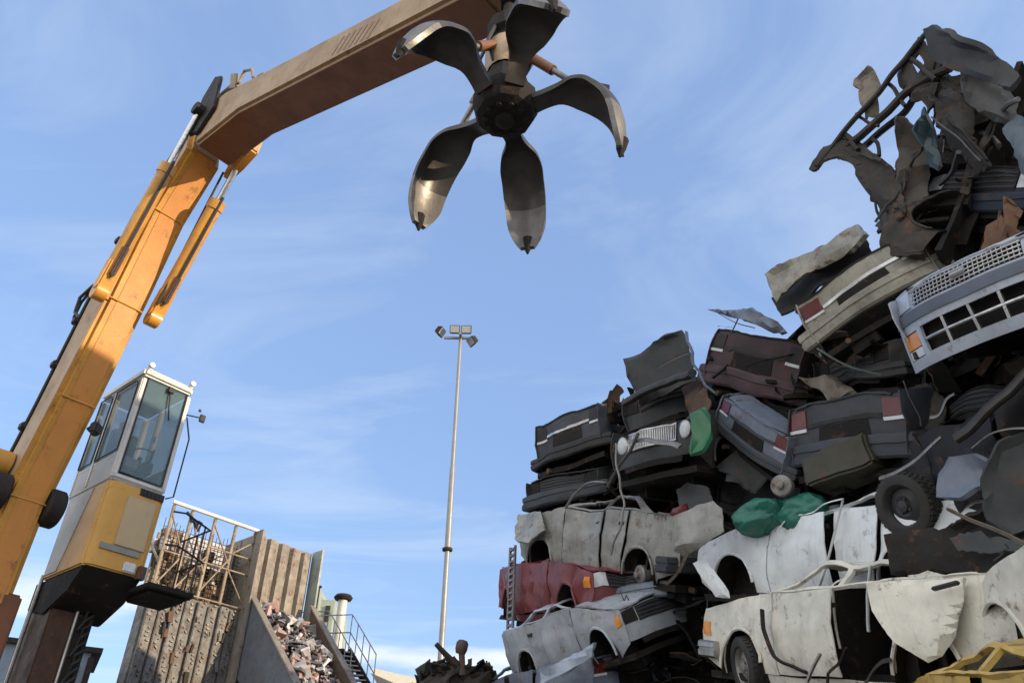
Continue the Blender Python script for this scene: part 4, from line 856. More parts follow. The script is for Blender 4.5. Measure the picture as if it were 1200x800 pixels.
IF.part(MB().prism([(h0, z0-1.5), (h0+5, z0+5*k-1.5), (h0+5, z0+5*k-1.7), (h0, z0-1.7)], lambda h, z: mf(h, 7.66, z), lambda h, z: mf(h, 9.34, z)), 'chute_floor', DARK)
mb = MB(); h0, z0, k = mids[1]
for i in range(1000):
    h = h0+rr_.uniform(-.05, 4.2); r_ = rr_.uniform(7.75, 9.25); z_ = z0+k*(h-h0)-.35+.25*noise.noise(Vector((h*1.5, r_*1.5, 0)))+rr_.uniform(-.1, .12)
    a = rr_.uniform(.03, .10) if rr_.random() < .8 else rr_.uniform(.12, .28); c = mf(h, r_, z_); Mx = Matrix.Rotation(rr_.uniform(0, 6), 3, Vector((rr_.uniform(-1, 1), rr_.uniform(-1, 1), rr_.uniform(-1, 1))).normalized())
    b_ = MB().box(c, (a*rr_.uniform(.6, 1.8), a, a*rr_.uniform(.1, .5)), Mx, 2); crumple(b_, .04, 5, i); mb.add(b_.v, b_.f)
SHRED = mat('shredded_scrap', (.9, .9, .9), .6, .1, .4, (.3, .22, .18), .12, .4, 6, island=.45, pal=[(.5, .5, .5), (.35, .22, .17), (.22, .23, .26), (.62, .6, .56), (.13, .12, .12), (.5, .32, .3), (.42, .43, .46), (.25, .24, .22)])
solo(mb, 'shredded_scrap', SHRED, 'loose shredded scrap lying in the infeed trough', 'scrap', kind='stuff', smooth=0)
mb = MB(); mb.prism([(h0-.2, z0-.4), (h0+4.4, z0+k*4.6-.4), (h0+4.4, z0+k*4.6-1.4), (h0-.2, z0-1.4)], lambda h, z: mf(h, 7.68, z), lambda h, z: mf(h, 9.32, z)); IF.part(mb, 'scrap_bed', DARK)
for (u, v) in ((398, 796), (405, 790)): pass

# green plant cabin, chimney, stair and far shed
def gp(u, v, y): d = ray(u, v); return CAM+d*(y/d.y)
GRN = mat('plant_green', (.36, .42, .36), .5, .05, .45, (.2, .18, .14), .2, .1, 2)
c = gp(383, 715, 27); GC = Thing('plant_cabin', Vector((c.x, c.y, 0)), 'pale green plant cabin standing behind the infeed trough', 'cabin')
def gbox(u0, u1, v0, y, dep, zb=0):
    a = gp(u0, v0, y); b = gp(u1, v0, y); z_ = (a.z+b.z)/2; return MB().box(((a.x+b.x)/2, y+dep/2, (z_+zb)/2), (b.x-a.x, dep, z_-zb))
cw = GC.part(gbox(376, 393, 702, 27, 2.6), 'wall', GRN, bevel=.02); GC.part(gbox(362, 375.6, 688, 26.6, 2.4), 'side_unit', GRN, bevel=.02)
a = gp(384, 713, 26.97); mb = MB().box(a-Z*.15, (.16, .05, .5)); GC.part(mb, 'window', BLACKP, on=cw)
mb = MB(); p = gp(374, 688, 26.55); mb.box((p.x, p.y, p.z/2), (.06, .06, p.z)); mb.box(gp(369, 687, 26.55), (.45, .1, .06)); GC.part(mb, 'dark_frame', DARK)
p = gp(402, 703, 25.5); q_ = gp(395, 755, 25.5); CH = Thing('exhaust_chimney', Vector((p.x, p.y, 0)), 'short white exhaust pipe with a dark rain cap', 'chimney')
CH.part(MB().tube([Vector((p.x, p.y, 0)), p], .145, 18), 'pipe', mat('chimney_white', (.62, .60, .55), .5, .1, .4, (.25, .2, .16), .2), smooth=60)
CH.part(MB().lathe([(0, -.04), (.26, -.05), (.30, .02), (.24, .1), (0, .13)], p+Z*.06, Z, 20), 'rain_cap', DARK)
# stair: two stringers, treads and rails
c = gp(410, 770, 23.5); ST = Thing('steel_stair', Vector((c.x, c.y, 0)), 'dark steel stair with thin handrails beside the chimney', 'stair')
t0 = gp(408, 762, 23.5); t1 = gp(436, 812, 23.0); wv = Vector((.62, .3, 0)); mb = MB()
for o in (Vector((0, 0, 0)), wv): mb.beam(t0+o-wv, t1+o-wv, .05, .22)
ST.part(mb, 'stringer', DARK)
mb = MB()
for i in range(9): mb.box(t0.lerp(t1, (i+.5)/9)-wv*.5, (.66, .24, .03), Matrix.Rotation(math.atan2(.3, .62), 3, 'Z'))
ST.part(mb, 'tread', mat('stair_tread', (.3, .29, .27), .5, .5))
ST.part(MB().box(t0-wv*.5+Vector((-.5, .3, -.06)), (1.5, 1.0, .08)), 'landing', DARK)
mb = MB(); hr = mat('handrail_grey', (.33, .35, .36), .45, .4, .3)
for o in (Vector((0, 0, 0)), -wv):
    for zz in (.5, 1.0): mb.tube([t0+o+Vector((-1.1, .2, zz)), t0+o+Z*zz, t1+o+Z*zz], .018, 6)
    for i in range(5): b_ = t0.lerp(t1, i/4)+o; mb.tube([b_, b_+Z], .016, 6)
    b_ = t0+o+Vector((-1.1, .2, 0)); mb.tube([b_, b_+Z], .018, 6)
ST.part(mb, 'handrail', hr)
ST.part(MB().box((t0.x-.6, t0.y+.6, (t0.z-.1)/2), (1.3, .8, t0.z-.15)), 'support', DARK)
a = gp(436, 778, 60); b = gp(500, 797, 60); SHD = Thing('white_shed', Vector((b.x-4, 62, 0)), 'long pale shed roof low behind the stair', 'shed')
x0, x1 = a.x, b.x+1; SHD.part(MB().box(((x0+x1)/2, 66, b.z/2-.6), (x1-x0, 9, b.z-1.2)), 'wall', PALE)
mb = MB(); mb.add([(x0-.2, 61, a.z), (x1, 61, b.z), (x1, 71, b.z+.8), (x0-.2, 71, a.z+.8), (x0-.2, 61, a.z-.35), (x1, 61, b.z-1.3), (x1, 71, b.z-.6), (x0-.2, 71, a.z-.4)], [(0, 1, 2, 3), (0, 4, 5, 1), (1, 5, 6, 2), (2, 6, 7, 3), (3, 7, 4, 0), (4, 7, 6, 5)]); SHD.part(mb, 'roof', mat('shed_cream', (.62, .58, .48), .6, 0, .3, (.4, .35, .28)))
# grey office box low behind the machine
c = gp(80, 790, 17); az_ = math.atan2(c.x, c.y); CM = Matrix.Rotation(-az_, 3, 'Z'); c.z = 0
OF = Thing('site_cabin', c, 'blue grey site cabin with dark frame low behind the machine column', 'cabin')
zt_ = gp(85, 757, 17).z; cl = lambda x, y, z_: c+CM @ Vector((x, y, z_))
ow = OF.part(MB().box(cl(-1.0, 1.2, zt_/2), (2.6, 2.0, zt_-.1), CM), 'wall', mat('cabin_blue_grey', (.22, .29, .38), .5, .1, .4, (.15, .15, .15), .15))
OF.part(MB().box(cl(-.95, 1.2, zt_), (2.9, 2.2, .10), CM), 'roof', DARK); OF.part(MB().box(cl(.33, .15, zt_/2-.1), (.12, .12, zt_-.1), CM), 'corner_post', DARK)
OF.part(MB().box(cl(-.35, .18, zt_-.75), (1.0, .04, .9), CM), 'window', glass('cabin_window', (.3, .38, .45), .9), on=ow)

# ================================================================== flood light mast
mt = gp(540, 392, 30); MSX = Vector((mt.x, 30, 0)); MS = Thing('floodlight_mast', MSX, 'tall slim floodlight mast against the open sky', 'light mast')
GALV = mat('galvanised_mast', (.27, .27, .26), .5, .6, .35, (.22, .2, .17), .1, .08, 2)
h_ = mt.z
pl = MS.part(MB().tube([MSX, MSX+Z*h_*.30, MSX+Z*h_*.6, MSX+Z*h_], [.135, .115, .09, .07], 16), 'pole', GALV, smooth=60)
MS.part(MB().tube([MSX+Z*(h_*.545), MSX+Z*(h_*.555), MSX+Z*(h_*.70), MSX+Z*(h_*.71)], [.095, .115, .105, .08], 16), 'sleeve', GALV, on=pl, smooth=60)
MS.part(MB().lathe([(.13, 0), (.2, .03), (.2, .12), (.13, .15)], MSX+Z*h_*.545, Z, 16), 'clamp', DARK, on=pl)
mb = MB(); mb.beam(MSX+Z*(h_-.1)+Vector((-.75, 0, -.1)), MSX+Z*(h_-.1)+Vector((.5, 0, -.1)), .1, .1); mb.beam(MSX+Z*(h_-.1)+Vector((0, -.4, -.1)), MSX+Z*(h_-.1)+Vector((0, .4, -.1)), .1, .1); MS.part(mb, 'crossarm', GALV, bevel=.01)
def flood(p, yaw, tilt, w_):
    Mr = Matrix.Rotation(yaw, 3, 'Z') @ Matrix.Rotation(tilt, 3, 'X'); mb = MB(); c = MSX+Z*h_+Vector(p); vs = []
    pf = [(-w_/2, -.2), (w_/2, -.2), (w_/2, .2), (-w_/2, .2)]; mb.add([c+Mr @ Vector((x, -.12, z)) for x, z in pf]+[c+Mr @ Vector((x*.75, .16, z*.75)) for x, z in pf], [(3, 2, 1, 0), (4, 5, 6, 7)]+[(i, (i+1) % 4, 4+(i+1) % 4, 4+i) for i in range(4)])
    f = MS.part(mb, 'floodlight', DARK, bevel=.02); mb = MB().box(c+Mr @ Vector((0, -.125, 0)), (w_*.85, .02, .32), Mr); MS.part(mb, 'lens', mat('lamp_glass', (.35, .36, .36), .1, 0, .2), on=f)
flood((-.26, -.2, .12), 0, R(20), .48); flood((.26, -.2, .12), 0, R(20), .48); flood((-.95, 0, .15), R(70), R(35), .5); flood((.55, .1, -.28), R(-60), R(40), .52)

# ================================================================== the heap of wrecks
UPN = lambda a, b=0: Z + PN*a + PD*b
# outline of the heap against the sky, as (s, top) along its face
SIL = [(578, 770), (600, 640), (625, 560), (650, 500), (700, 505), (722, 440), (790, 430), (822, 470), (850, 400), (925, 370), (1000, 300), (1050, 290), (1075, 230), (1110, 120), (1195, 140)]
prof = []
for u, v in SIL:
    p = pp(u, v, .8); prof.append(((p-P0).dot(PD), p.z))
prof.sort()
def top(s):
    if s <= prof[0][0]: return prof[0][1]-.6*(prof[0][0]-s)
    for (a, za), (b, zb_) in zip(prof, prof[1:]):
        if s <= b: return za+(zb_-za)*(s-a)/max(1e-6, b-a)
    far = [(10.3, prof[-1][1]), (10.9, 11.2), (11.5, 12.9), (12.2, 12.4), (13.2, 9.6), (15, 8.6), (99, 8.4)]  # unseen end, height shaped to shade the boom and leave the grapple lit
    for (a, za), (c, zc) in zip(far, far[1:]):
        if s <= c: return za+(zc-za)*max(0, s-a)/(c-a)
rq = random.Random(11)
mb = MB()
# solid core, coloured near black as shade in the gaps
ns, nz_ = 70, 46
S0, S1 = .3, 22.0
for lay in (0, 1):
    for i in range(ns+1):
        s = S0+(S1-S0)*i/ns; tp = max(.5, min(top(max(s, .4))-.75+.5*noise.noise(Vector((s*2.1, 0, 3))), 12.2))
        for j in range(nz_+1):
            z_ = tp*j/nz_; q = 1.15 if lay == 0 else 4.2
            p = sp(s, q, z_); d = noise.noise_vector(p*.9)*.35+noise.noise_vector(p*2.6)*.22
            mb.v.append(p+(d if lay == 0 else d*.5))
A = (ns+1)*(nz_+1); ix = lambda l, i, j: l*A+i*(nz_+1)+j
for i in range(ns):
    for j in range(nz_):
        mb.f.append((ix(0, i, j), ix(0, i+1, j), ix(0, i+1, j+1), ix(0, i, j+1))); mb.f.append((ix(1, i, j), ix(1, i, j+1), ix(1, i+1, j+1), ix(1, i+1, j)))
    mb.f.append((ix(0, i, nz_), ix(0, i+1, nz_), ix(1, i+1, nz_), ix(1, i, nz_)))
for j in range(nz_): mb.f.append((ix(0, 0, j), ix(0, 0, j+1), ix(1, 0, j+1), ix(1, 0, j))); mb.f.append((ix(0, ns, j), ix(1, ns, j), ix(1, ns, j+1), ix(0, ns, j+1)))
solo(mb, 'packed_scrap', UNDER, 'packed scrap inside the car heap, coloured dark as shade in its gaps', 'scrap', kind='stuff', smooth=0)
# unseen heap added behind the front one to cast shade on the building
def heap(name, pts, h, label, r_=5.0, seed=0):
    mb = MB(); n = 40; m_ = 14
    for i in range(n):
        a = 2*math.pi*i/n
        for j in range(m_+1):
            t = j/m_; rad = r_*(1-t**2.2*.75); p = Vector((pts[0]+math.cos(a)*rad*pts[2], pts[1]+math.sin(a)*rad*pts[3], h*t)); d = noise.noise_vector(p*.6+Vector((seed, 0, 0)))*.9+noise.noise_vector(p*2)*.35
            if j == 0: d = Vector((0, 0, -.2))
            mb.v.append(p+d)
    for i in range(n):
        for j in range(m_): i2 = (i+1) % n; mb.f.append((i*(m_+1)+j, i2*(m_+1)+j, i2*(m_+1)+j+1, i*(m_+1)+j+1))
    mb.f.append(tuple(i*(m_+1)+m_ for i in range(n))); return solo(mb, name, TANGLE, label, 'added scrap heap', kind='stuff', smooth=0)
heap('shade_heap', (9.5, 17.5, 1.0, .8), 11.0, 'tall unseen scrap heap added behind the stacked wrecks to shade the building', 5.0)
# loose sheets, bars and bent tubes jammed between the wrecks
mb = MB()
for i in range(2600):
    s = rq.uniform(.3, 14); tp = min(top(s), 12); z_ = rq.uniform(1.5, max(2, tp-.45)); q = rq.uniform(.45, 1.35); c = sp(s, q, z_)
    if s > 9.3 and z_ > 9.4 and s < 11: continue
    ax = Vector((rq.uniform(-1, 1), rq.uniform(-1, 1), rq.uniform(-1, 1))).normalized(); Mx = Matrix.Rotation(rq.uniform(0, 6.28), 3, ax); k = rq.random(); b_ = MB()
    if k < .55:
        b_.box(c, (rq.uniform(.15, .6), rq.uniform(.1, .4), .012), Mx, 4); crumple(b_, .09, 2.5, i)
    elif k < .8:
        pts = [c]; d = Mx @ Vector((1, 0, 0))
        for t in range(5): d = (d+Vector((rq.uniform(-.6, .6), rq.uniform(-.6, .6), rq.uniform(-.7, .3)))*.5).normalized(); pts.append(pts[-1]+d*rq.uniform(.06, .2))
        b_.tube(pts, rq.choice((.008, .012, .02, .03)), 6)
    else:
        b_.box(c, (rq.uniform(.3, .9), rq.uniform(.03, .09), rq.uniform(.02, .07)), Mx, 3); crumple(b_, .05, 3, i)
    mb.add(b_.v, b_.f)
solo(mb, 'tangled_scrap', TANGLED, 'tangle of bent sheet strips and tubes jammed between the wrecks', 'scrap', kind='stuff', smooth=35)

# ---- the wrecks one by one
silver = paint('silver', (.32, .32, .295), .5, .3); white = paint('white', (.74, .77, .78), .22, .15); cream = paint('cream', (.74, .70, .59), .28, .22)
red = paint('red', (.19, .026, .034), .35, .2); dgrey = paint('dark_grey', (.06, .066, .078), .5, .2); maroon = paint('maroon_grey', (.085, .052, .060), .45, .2)
green = paint('green', (.02, .15, .055), .35, .1); blugrey = paint('blue_grey', (.15, .18, .235), .4, .2); ltsilver = paint('light_silver', (.38, .41, .45), .35, .15)
yellow = paint('yellow', (.62, .40, .085), .4, .3); black = paint('black', (.022, .022, .025), .5, .2); navy = paint('navy', (.026, .036, .06), .45, .2); tanp = paint('tan', (.30, .28, .215), .6, .35); vanblue = paint('van_silver', (.42, .46, .53), .25, .1, .3)
mixgrey = paint('charcoal', (.058, .062, .064), .5, .2)
WC = 'wrecked_car'
make_car(WC, 'long silver saloon wreck seen from its side, bare hub in its rear arch', silver, 1, (1.98, .8, .5), (-2.05, .8, .55), (608, 636), (792, 650), -.3, UPN(.16), sc=(.82, 1, 1.45), roof=.3, amp=0.043, wheels=('rlh',), front='', hood='shut', bumper_f=None, bumper_r=GREYP, sides='LR', hub=STEELRIM)
make_car(WC, 'crushed red hatchback with dark wheel opening, under the silver saloon', red, 2, (-2.05, -.8, .55), (2.0, -.8, .6), (573, 697), (686, 684), -.1, UPN(.1), sc=(.8, 1, 1.2), roof=.12, amp=0.072, wheels=(), rear='', bumper_r=None, bumper_f=None)
make_car(WC, 'dark blue wreck pressed nose-out beneath the silver saloon', navy, 3, (2.1, -.8, .6), (2.1, .8, .6), (664, 697), (768, 676), -.2, UPN(.15), roof=.2, amp=0.052, lampf='hole', bumper_r=None, rear='', bumper_f=blugrey, bh=.22, front='lampless')
make_car(WC, 'light silver saloon nose with orange indicator lamp and broken grille', ltsilver, 4, (2.05, -.8, .62), (2.05, .8, .62), (726, 728), (816, 700), -.5, UPN(.22, .0), far=True, sc=(.62, 1, 1.2), roof=.2, amp=0.035, lampf='hole', bumper_r=None, rear='', bumper_f=None, wheels=())
make_car(WC, 'pale blue-grey wreck with red tail light at the bottom of the heap', blugrey, 5, (-2.1, .8, .72), (-2.1, -.8, .72), (690, 786), (790, 778), -.5, UPN(.1), far=True, roof=.25, amp=0.046, bumper_f=None, front='', bumper_r=GREYP)
make_car(WC, 'white saloon wreck with bent window frames, lying on the cream car', white, 6, (1.3, .8, .35), (-.31, .8, .35), (860, 686), (980, 682), .15, UPN(.08), sc=(.95, 1, 1.25), roof=.38, amp=0.035, front='', bumper_f=None, bumper_r=None, rear='', boot='shut')
make_car(WC, 'cream saloon wreck with a wheel in its front arch, missing its rear door', cream, 7, (1.3, .8, .33), (-.31, .8, .33), (868, 780), (992, 786), -.2, UPN(.05), sc=(1, 1, 1.27), roof=.38, amp=0.037, wheels=('flt',), bumper_f=CHROME, bumper_r=None, lampf='round', boxy=.6, doors='front')
make_car(WC, 'cream wreck with an empty wheel arch at the right edge, behind the hanging cream door', cream, 23, (1.3, .8, .33), (-1.25, .8, .33), (1184, 770), (1490, 735), -1.0, UPN(.05), sc=(1, 1, 1.15), roof=.3, amp=0.025, front='', rear='', bumper_f=None, bumper_r=None, doors='front')
make_car(WC, 'faded yellow car with crushed roof at the bottom right of the heap', yellow, 8, (1.0, .8, .93), (-1.4, .8, .93), (1062, 790), (1262, 782), -1.1, UPN(.05), roof=.32, amp=0.035, front='', rear='', bumper_f=None, bumper_r=None, glassy=True, boot='shut')
make_car(WC, 'dark car wreck with pale trim strip, alone on top of the left column', dgrey, 9, (-2.1, .8, .76), (-2.1, -.8, .76), (621, 512), (706, 480), -.1, UPN(.05), sc=(.8, 1, 1.45), roof=.15, amp=0.052, bumper_f=None, front='', trim=CHROME, rear_lamp=BLACKP, bumper_r=BLACKP, bz=.42)
make_car(WC, 'flattened charcoal wreck with grey bumper, under the dark car of the left column', mixgrey, 10, (2.1, -.8, .6), (2.1, .8, .6), (612, 577), (702, 556), -.1, UPN(.15), sc=(.8, 1, 1.15), roof=.12, amp=0.052, lampf='hole', bumper_r=None, rear='', bh=.2, front='lampless')
make_car(WC, 'old car nose with upright chrome grille, round headlights and one green wing', mixgrey, 11, (2.1, -.8, .63), (2.1, .8, .63), (711, 527), (816, 500), -.55, UPN(.18), sc=(.8, 1, 1.35), roof=.2, amp=0.036, lampf='round', grille='upright', bumper_r=None, rear='', hood='none', bumper_f=None, boxy=.8, bh=.1)
make_car(WC, 'charcoal car with its engine bay laid open, above the green-winged car', mixgrey, 12, (2.1, -.8, .6), (2.1, .8, .6), (724, 486), (834, 446), .05, UPN(.14), sc=(.75, 1, 1.5), roof=.3, amp=0.049, hood='none', engine=True, lampf='hole', bumper_r=None, rear='', front='lampless', bumper_f=None)
make_car(WC, 'maroon-grey hatchback tail jutting out below the pickup tail', maroon, 13, (-2.1, .8, .72), (-2.1, -.8, .72), (828, 404), (945, 426), .1, UPN(.2), sc=(.8, 1, 1.35), roof=.15, amp=0.042, boot='none', bumper_f=None, front='', bumper_r=maroon, bz=.42, bh=.2, rear_lamp=BLACKP)
make_car(WC, 'cream pickup tail with red lamps at both ends, tilted up to the right', tanp, 14, (-2.1, .8, .76), (-2.1, -.8, .76), (928, 374), (1090, 272), -.4, UPN(.3), sc=(.8, 1.05, 1.15), roof=.3, amp=0.033, bumper_f=None, front='', bumper_r=tanp, boot='none', trim=CHROME, bz=.50, bh=.2)
make_car(WC, 'silver-blue van nose with mesh grille and orange lamp, tilted above the gap', vanblue, 15, (2.14, -.8, .45), (2.14, .8, .45), (1038, 396), (1252, 303), -1.1, UPN(.34), sc=(.9, 1.06, 1.12), roof=.6, amp=.016, front='van', bumper_r=None, rear='', bumper_f=None)
make_car(WC, 'dark grey estate tail with white and red lamps, above the olive tank', dgrey, 16, (-2.1, .8, .76), (-2.1, -.8, .76), (917, 497), (1066, 474), -.1, UPN(.2), sc=(.8, 1, 1.3), roof=.2, amp=0.033, bumper_f=None, front='', bumper_r=GREYP, bh=.2)
make_car(WC, 'blue-black wreck with raised bonnet at the very top of the tower', navy, 17, (2.1, -.8, .66), (2.1, .8, .66), (1072, 212), (1230, 202), .2, UPN(.15), sc=(.8, 1.05, 1.3), roof=.2, amp=0.046, hood='none', lampf='rect', bumper_r=None, rear='', engine=True, bumper_f=navy)
make_car(WC, 'blue-grey tail with red lamp, slanting down beside the green-winged car', blugrey, 18, (-2.1, .8, .70), (-2.1, -.8, .70), (836, 476), (925, 534), .0, UPN(.2, .0), sc=(.75, 1, .95), roof=.12, amp=0.039, bumper_f=None, front='', trim=GREYP, bumper_r=GREYP)
make_car(WC, 'black wreck lying in the dark gap behind the white saloon', black, 19, (-2.1, .8, .7), (-2.1, -.8, .7), (838, 568), (945, 578), .5, UPN(.1), sc=(.8, 1, 1.2), roof=.2, amp=0.072, bumper_f=None, front='', rear='', bumper_r=BLACKP)
make_car(WC, 'black crumpled wreck at the right beneath the silver-blue van', black, 20, (1.3, .8, .35), (-1.25, .8, .35), (1060, 612), (1290, 520), .25, UPN(.1), sc=(1, 1, 1.25), roof=.1, amp=0.098, front='', rear='', bumper_f=None, bumper_r=None)
make_car(WC, 'dark wreck nose buried under the cream pickup tail', mixgrey, 21, (2.1, -.8, .6), (2.1, .8, .6), (945, 440), (1045, 415), .55, UPN(.1), sc=(.8, 1, 1.1), roof=.2, amp=0.078, front='lampless', lampf='hole', rear='', bumper_r=None, bumper_f=BLACKP)
make_car(WC, 'black wreck at the right edge between the van nose and the crumpled wreck', black, 22, (2.1, -.8, .6), (2.1, .8, .6), (1080, 500), (1230, 450), .5, UPN(.1), sc=(.8, 1, 1.2), roof=.2, amp=0.085, front='lampless', lampf='hole', rear='', bumper_r=None, bumper_f=None, hood='none', engine=True)

brownc = paint('burnt_brown', (.055, .047, .038), .6, .6)
make_car(WC, 'burnt brown car shell standing on end in the middle of the tower', brownc, 24, (1.5, -.8, .45), (-1.5, -.8, .45), (1158, 96), (1084, 262), .15, -PD+Z*.25+PN*.1, sc=(.62, .8, 1), roof=.75, amp=.085, front='', rear='', bumper_f=None, bumper_r=None, doors='none', hood='none', boot='none')
# ---- loose parts and torn pieces, each on its own
SC = 'scrap piece'
sheet('bonnet', 'dark car bonnet standing upright above the open engine bay', 'car bonnet', mixgrey, [(729, 421), (800, 386), (805, 400), (816, 446), (744, 474), (736, 452)], .0, 15, -10, .05, .035, 1.2, 2)
rod('rolled_trim', 'thick rolled rim along the foot of the standing dark bonnet', 'trim piece', mixgrey, [(732, 474), (752, 460), (790, 444), (812, 438)], .085, -.25, 10, .02, flat=.7)
rod('bent_strip', 'pale edge strip running down beside the standing dark bonnet', SC, blugrey, [(804, 388), (812, 420), (824, 446), (838, 462)], .040, -.2, 6, .02)
rod('bent_strip', 'white cracked edge across the standing dark bonnet', SC, WORN, [(772, 432), (792, 420), (808, 414)], .014, -.22, 6, .01)
sheet('bonnet', 'torn dark bonnet roofing the top of the tower', 'car bonnet', mixgrey, [(1080, 34), (1094, 30), (1128, 48), (1160, 60), (1197, 88), (1192, 106), (1158, 100), (1118, 86), (1090, 70)], -.25, -10, -12, .06, .05, 1.8, 3)
sheet('wing', 'light grey wing hanging under the torn dark bonnet', 'car wing', mat('dull_grey_panel', (.085, .085, .083), .5, .2, .5, (.035, .03, .028), .3, .3), [(1132, 84), (1180, 96), (1190, 112), (1187, 140), (1160, 136), (1136, 118)], .0, 10, -5, .025, .06, 1.8, 4, jag=1.4)
sheet('torn_sheet', 'big dark sheet closing the back of the tower wreck', SC, DARK, [(1096, 66), (1150, 84), (1184, 110), (1206, 150), (1210, 300), (1090, 296), (1040, 268), (1028, 236), (1050, 200), (1096, 165), (1110, 140), (1098, 105)], .6, 0, 0, .03, .2, 1.5, 45, step=.07)
sheet('torn_sheet', 'torn tan sheet hanging beside the tower wreck, left of the blue-green frame', SC, mat('torn_tan', (.085, .076, .062), .7, .2, .6, (.05, .042, .035), .4, .5), [(1036, 196), (1050, 150), (1068, 158), (1086, 176), (1090, 236), (1072, 262), (1050, 250)], -.05, 14, -8, .03, .12, 1.9, 5, step=.05, jag=2)
sheet('torn_sheet', 'dark tan torn column under the foot of the bent frame', SC, mat('torn_dark_tan', (.05, .043, .034), .7, .2, .6, (.04, .033, .028), .4, .6), [(992, 176), (1012, 182), (1034, 186), (1046, 200), (1058, 240), (1066, 266), (1032, 274), (1022, 240), (1008, 205)], -.1, -12, -5, .04, .16, 2.2, 46, step=.05, jag=2.2)
sheet('torn_sheet', 'crumpled dark sheet curled round the neck of the tower', SC, mat('neck_metal', (.038, .035, .031), .65, .3, .6, (.035, .03, .026), .4, .5), [(1084, 62), (1104, 76), (1124, 108), (1140, 150), (1156, 188), (1124, 200), (1108, 165), (1098, 128), (1080, 100)], -.1, 25, 5, .03, .16, 2.4, 6, step=.05, jag=2)
sheet('torn_sheet', 'brown dented tank-like sheet inside the engine bay of the tower wreck', SC, mat('bay_brown', (.03, .024, .019), .6, .2, .5), [(1112, 110), (1140, 104), (1166, 128), (1168, 176), (1134, 184), (1116, 150)], .25, 0, -15, .04, .10, 2, 47, jag=1)
FRM = mat('frame_brown', (.04, .036, .031), .65, .3, .5, (.035, .03, .026), .4, .4)
TF = Thing('torn_car_frame', pp(1010, 160, -.1), 'torn car side frame of three bent rails leaning off the tower into the sky', 'car frame')
def reparent(o, nm):
    for k in ('label', 'category', 'group'):
        if k in o: del o[k]
    o.name = nm; l = o.location.copy(); o.parent = TF.root; o.location = l - TF.M.translation; return o
for pts, r_, q_, am in (([(958, 194), (985, 158), (1030, 108), (1056, 74), (1086, 38)], .045, -.12, .03), ([(978, 186), (1010, 158), (1060, 112), (1092, 92), (1112, 84)], .065, -.05, .05), ([(1000, 180), (1036, 150), (1060, 132), (1080, 104), (1094, 96)], .055, .12, .05), ([(1022, 160), (1028, 168), (1030, 184)], .03, .0, .02), ([(988, 158), (996, 166), (1008, 176)], .04, -.08, .03), ([(1006, 130), (1016, 142), (1030, 146)], .025, -.06, .03), ([(1066, 64), (1084, 84), (1096, 96)], .04, -.08, .03), ([(1040, 96), (1052, 112), (1062, 124)], .03, -.04, .03)):
    reparent(rod('rail', 'x', 'x', FRM, pts, r_, q_, 8, am, flat=.8), 'rail')
for poly, sd_, hs in (([(1004, 98), (1014, 92), (1024, 82), (1032, 98), (1026, 128), (1012, 138), (1006, 118)], 7, ()), ([(1044, 80), (1060, 64), (1078, 46), (1092, 62), (1098, 92), (1074, 106), (1058, 102), (1048, 94)], 8, [[(1066, 72), (1075, 62), (1080, 74), (1071, 86)]]), ([(955, 196), (962, 178), (984, 156), (1004, 160), (1018, 178), (1036, 190), (1010, 196), (985, 186), (970, 190), (960, 202)], 9, ()), ([(1056, 104), (1084, 98), (1104, 100), (1092, 112), (1088, 128), (1080, 112), (1064, 112)], 48, ())):
    reparent(sheet('torn_plate', 'x', 'x', mat('torn_dark_tan', (.085, .072, .056)) if sd_ != 7 else TAN, poly, -.08, 6, 0, .03, .09, 2.6, sd_, holes=hs, step=.045, jag=2.4), 'torn_plate')
for k in range(26):
    u0 = rq.uniform(1040, 1180); v0 = rq.uniform(70, 230) if u0 > 1095 else rq.uniform(190, 235); pts = [pp(u0, v0, rq.uniform(-.1, .35))]; dq = Vector((rq.uniform(-1, 1), rq.uniform(-1, 1), rq.uniform(-1, .3)))
    for i in range(5): dq = (dq+Vector((rq.uniform(-.8, .8), rq.uniform(-.8, .8), rq.uniform(-1, .4)))*.6).normalized(); pts.append(pts[-1]+dq*rq.uniform(.05, .16))
    wmb = MB().tube(pts, rq.choice((.006, .01, .016, .03)), 6); wo = wmb.build('wire' if k % 3 else 'bent_bar', [CABLE, FRM, WORN][k % 3 if k % 5 else 0], None, 40, inv=TF.inv); wo.parent = TF.root
sheet('bent_frame', 'blue-green crumpled window frame beside the tower wreck', SC, mat('teal_dark', (.025, .05, .06), .4, .2, .4), [(1078, 158), (1090, 132), (1104, 190), (1098, 196), (1086, 192)], -.2, 10, 0, .03, .05, 2, 11)  # piece of a bent car window frame
rod('bent_strip', 'thin pale strip slanting across the open engine bay of the tower wreck', SC, WORN, [(1092, 138), (1120, 160), (1150, 188)], .02, -.3, 6, .02)
rod('bent_strip', 'second dark strip crossing the engine bay of the tower wreck', SC, FRM, [(1110, 140), (1135, 165), (1158, 186)], .03, -.25, 6, .03)
sheet('torn_sheet', 'pale blue torn panel at the right edge beside the tower wreck', SC, mat('pale_blue_sheet', (.10, .14, .18), .45, .1, .4, (.06, .06, .06), .2), [(1172, 150), (1190, 140), (1210, 150), (1210, 205), (1192, 200), (1184, 172)], -.1, 10, 0, .03, .08, 2, 49, jag=1.5)
sheet('torn_sheet', 'rusty orange crumpled sheet under the tower wreck at the right edge', SC, mat('rust_orange', (.17, .09, .05), .8, .1, .5, (.06, .04, .03), .6, .5), [(1148, 268), (1156, 250), (1176, 252), (1180, 238), (1206, 244), (1206, 276), (1186, 268), (1174, 290), (1160, 280)], -.1, 10, -20, .03, .18, 3, 12, step=.05, jag=3)
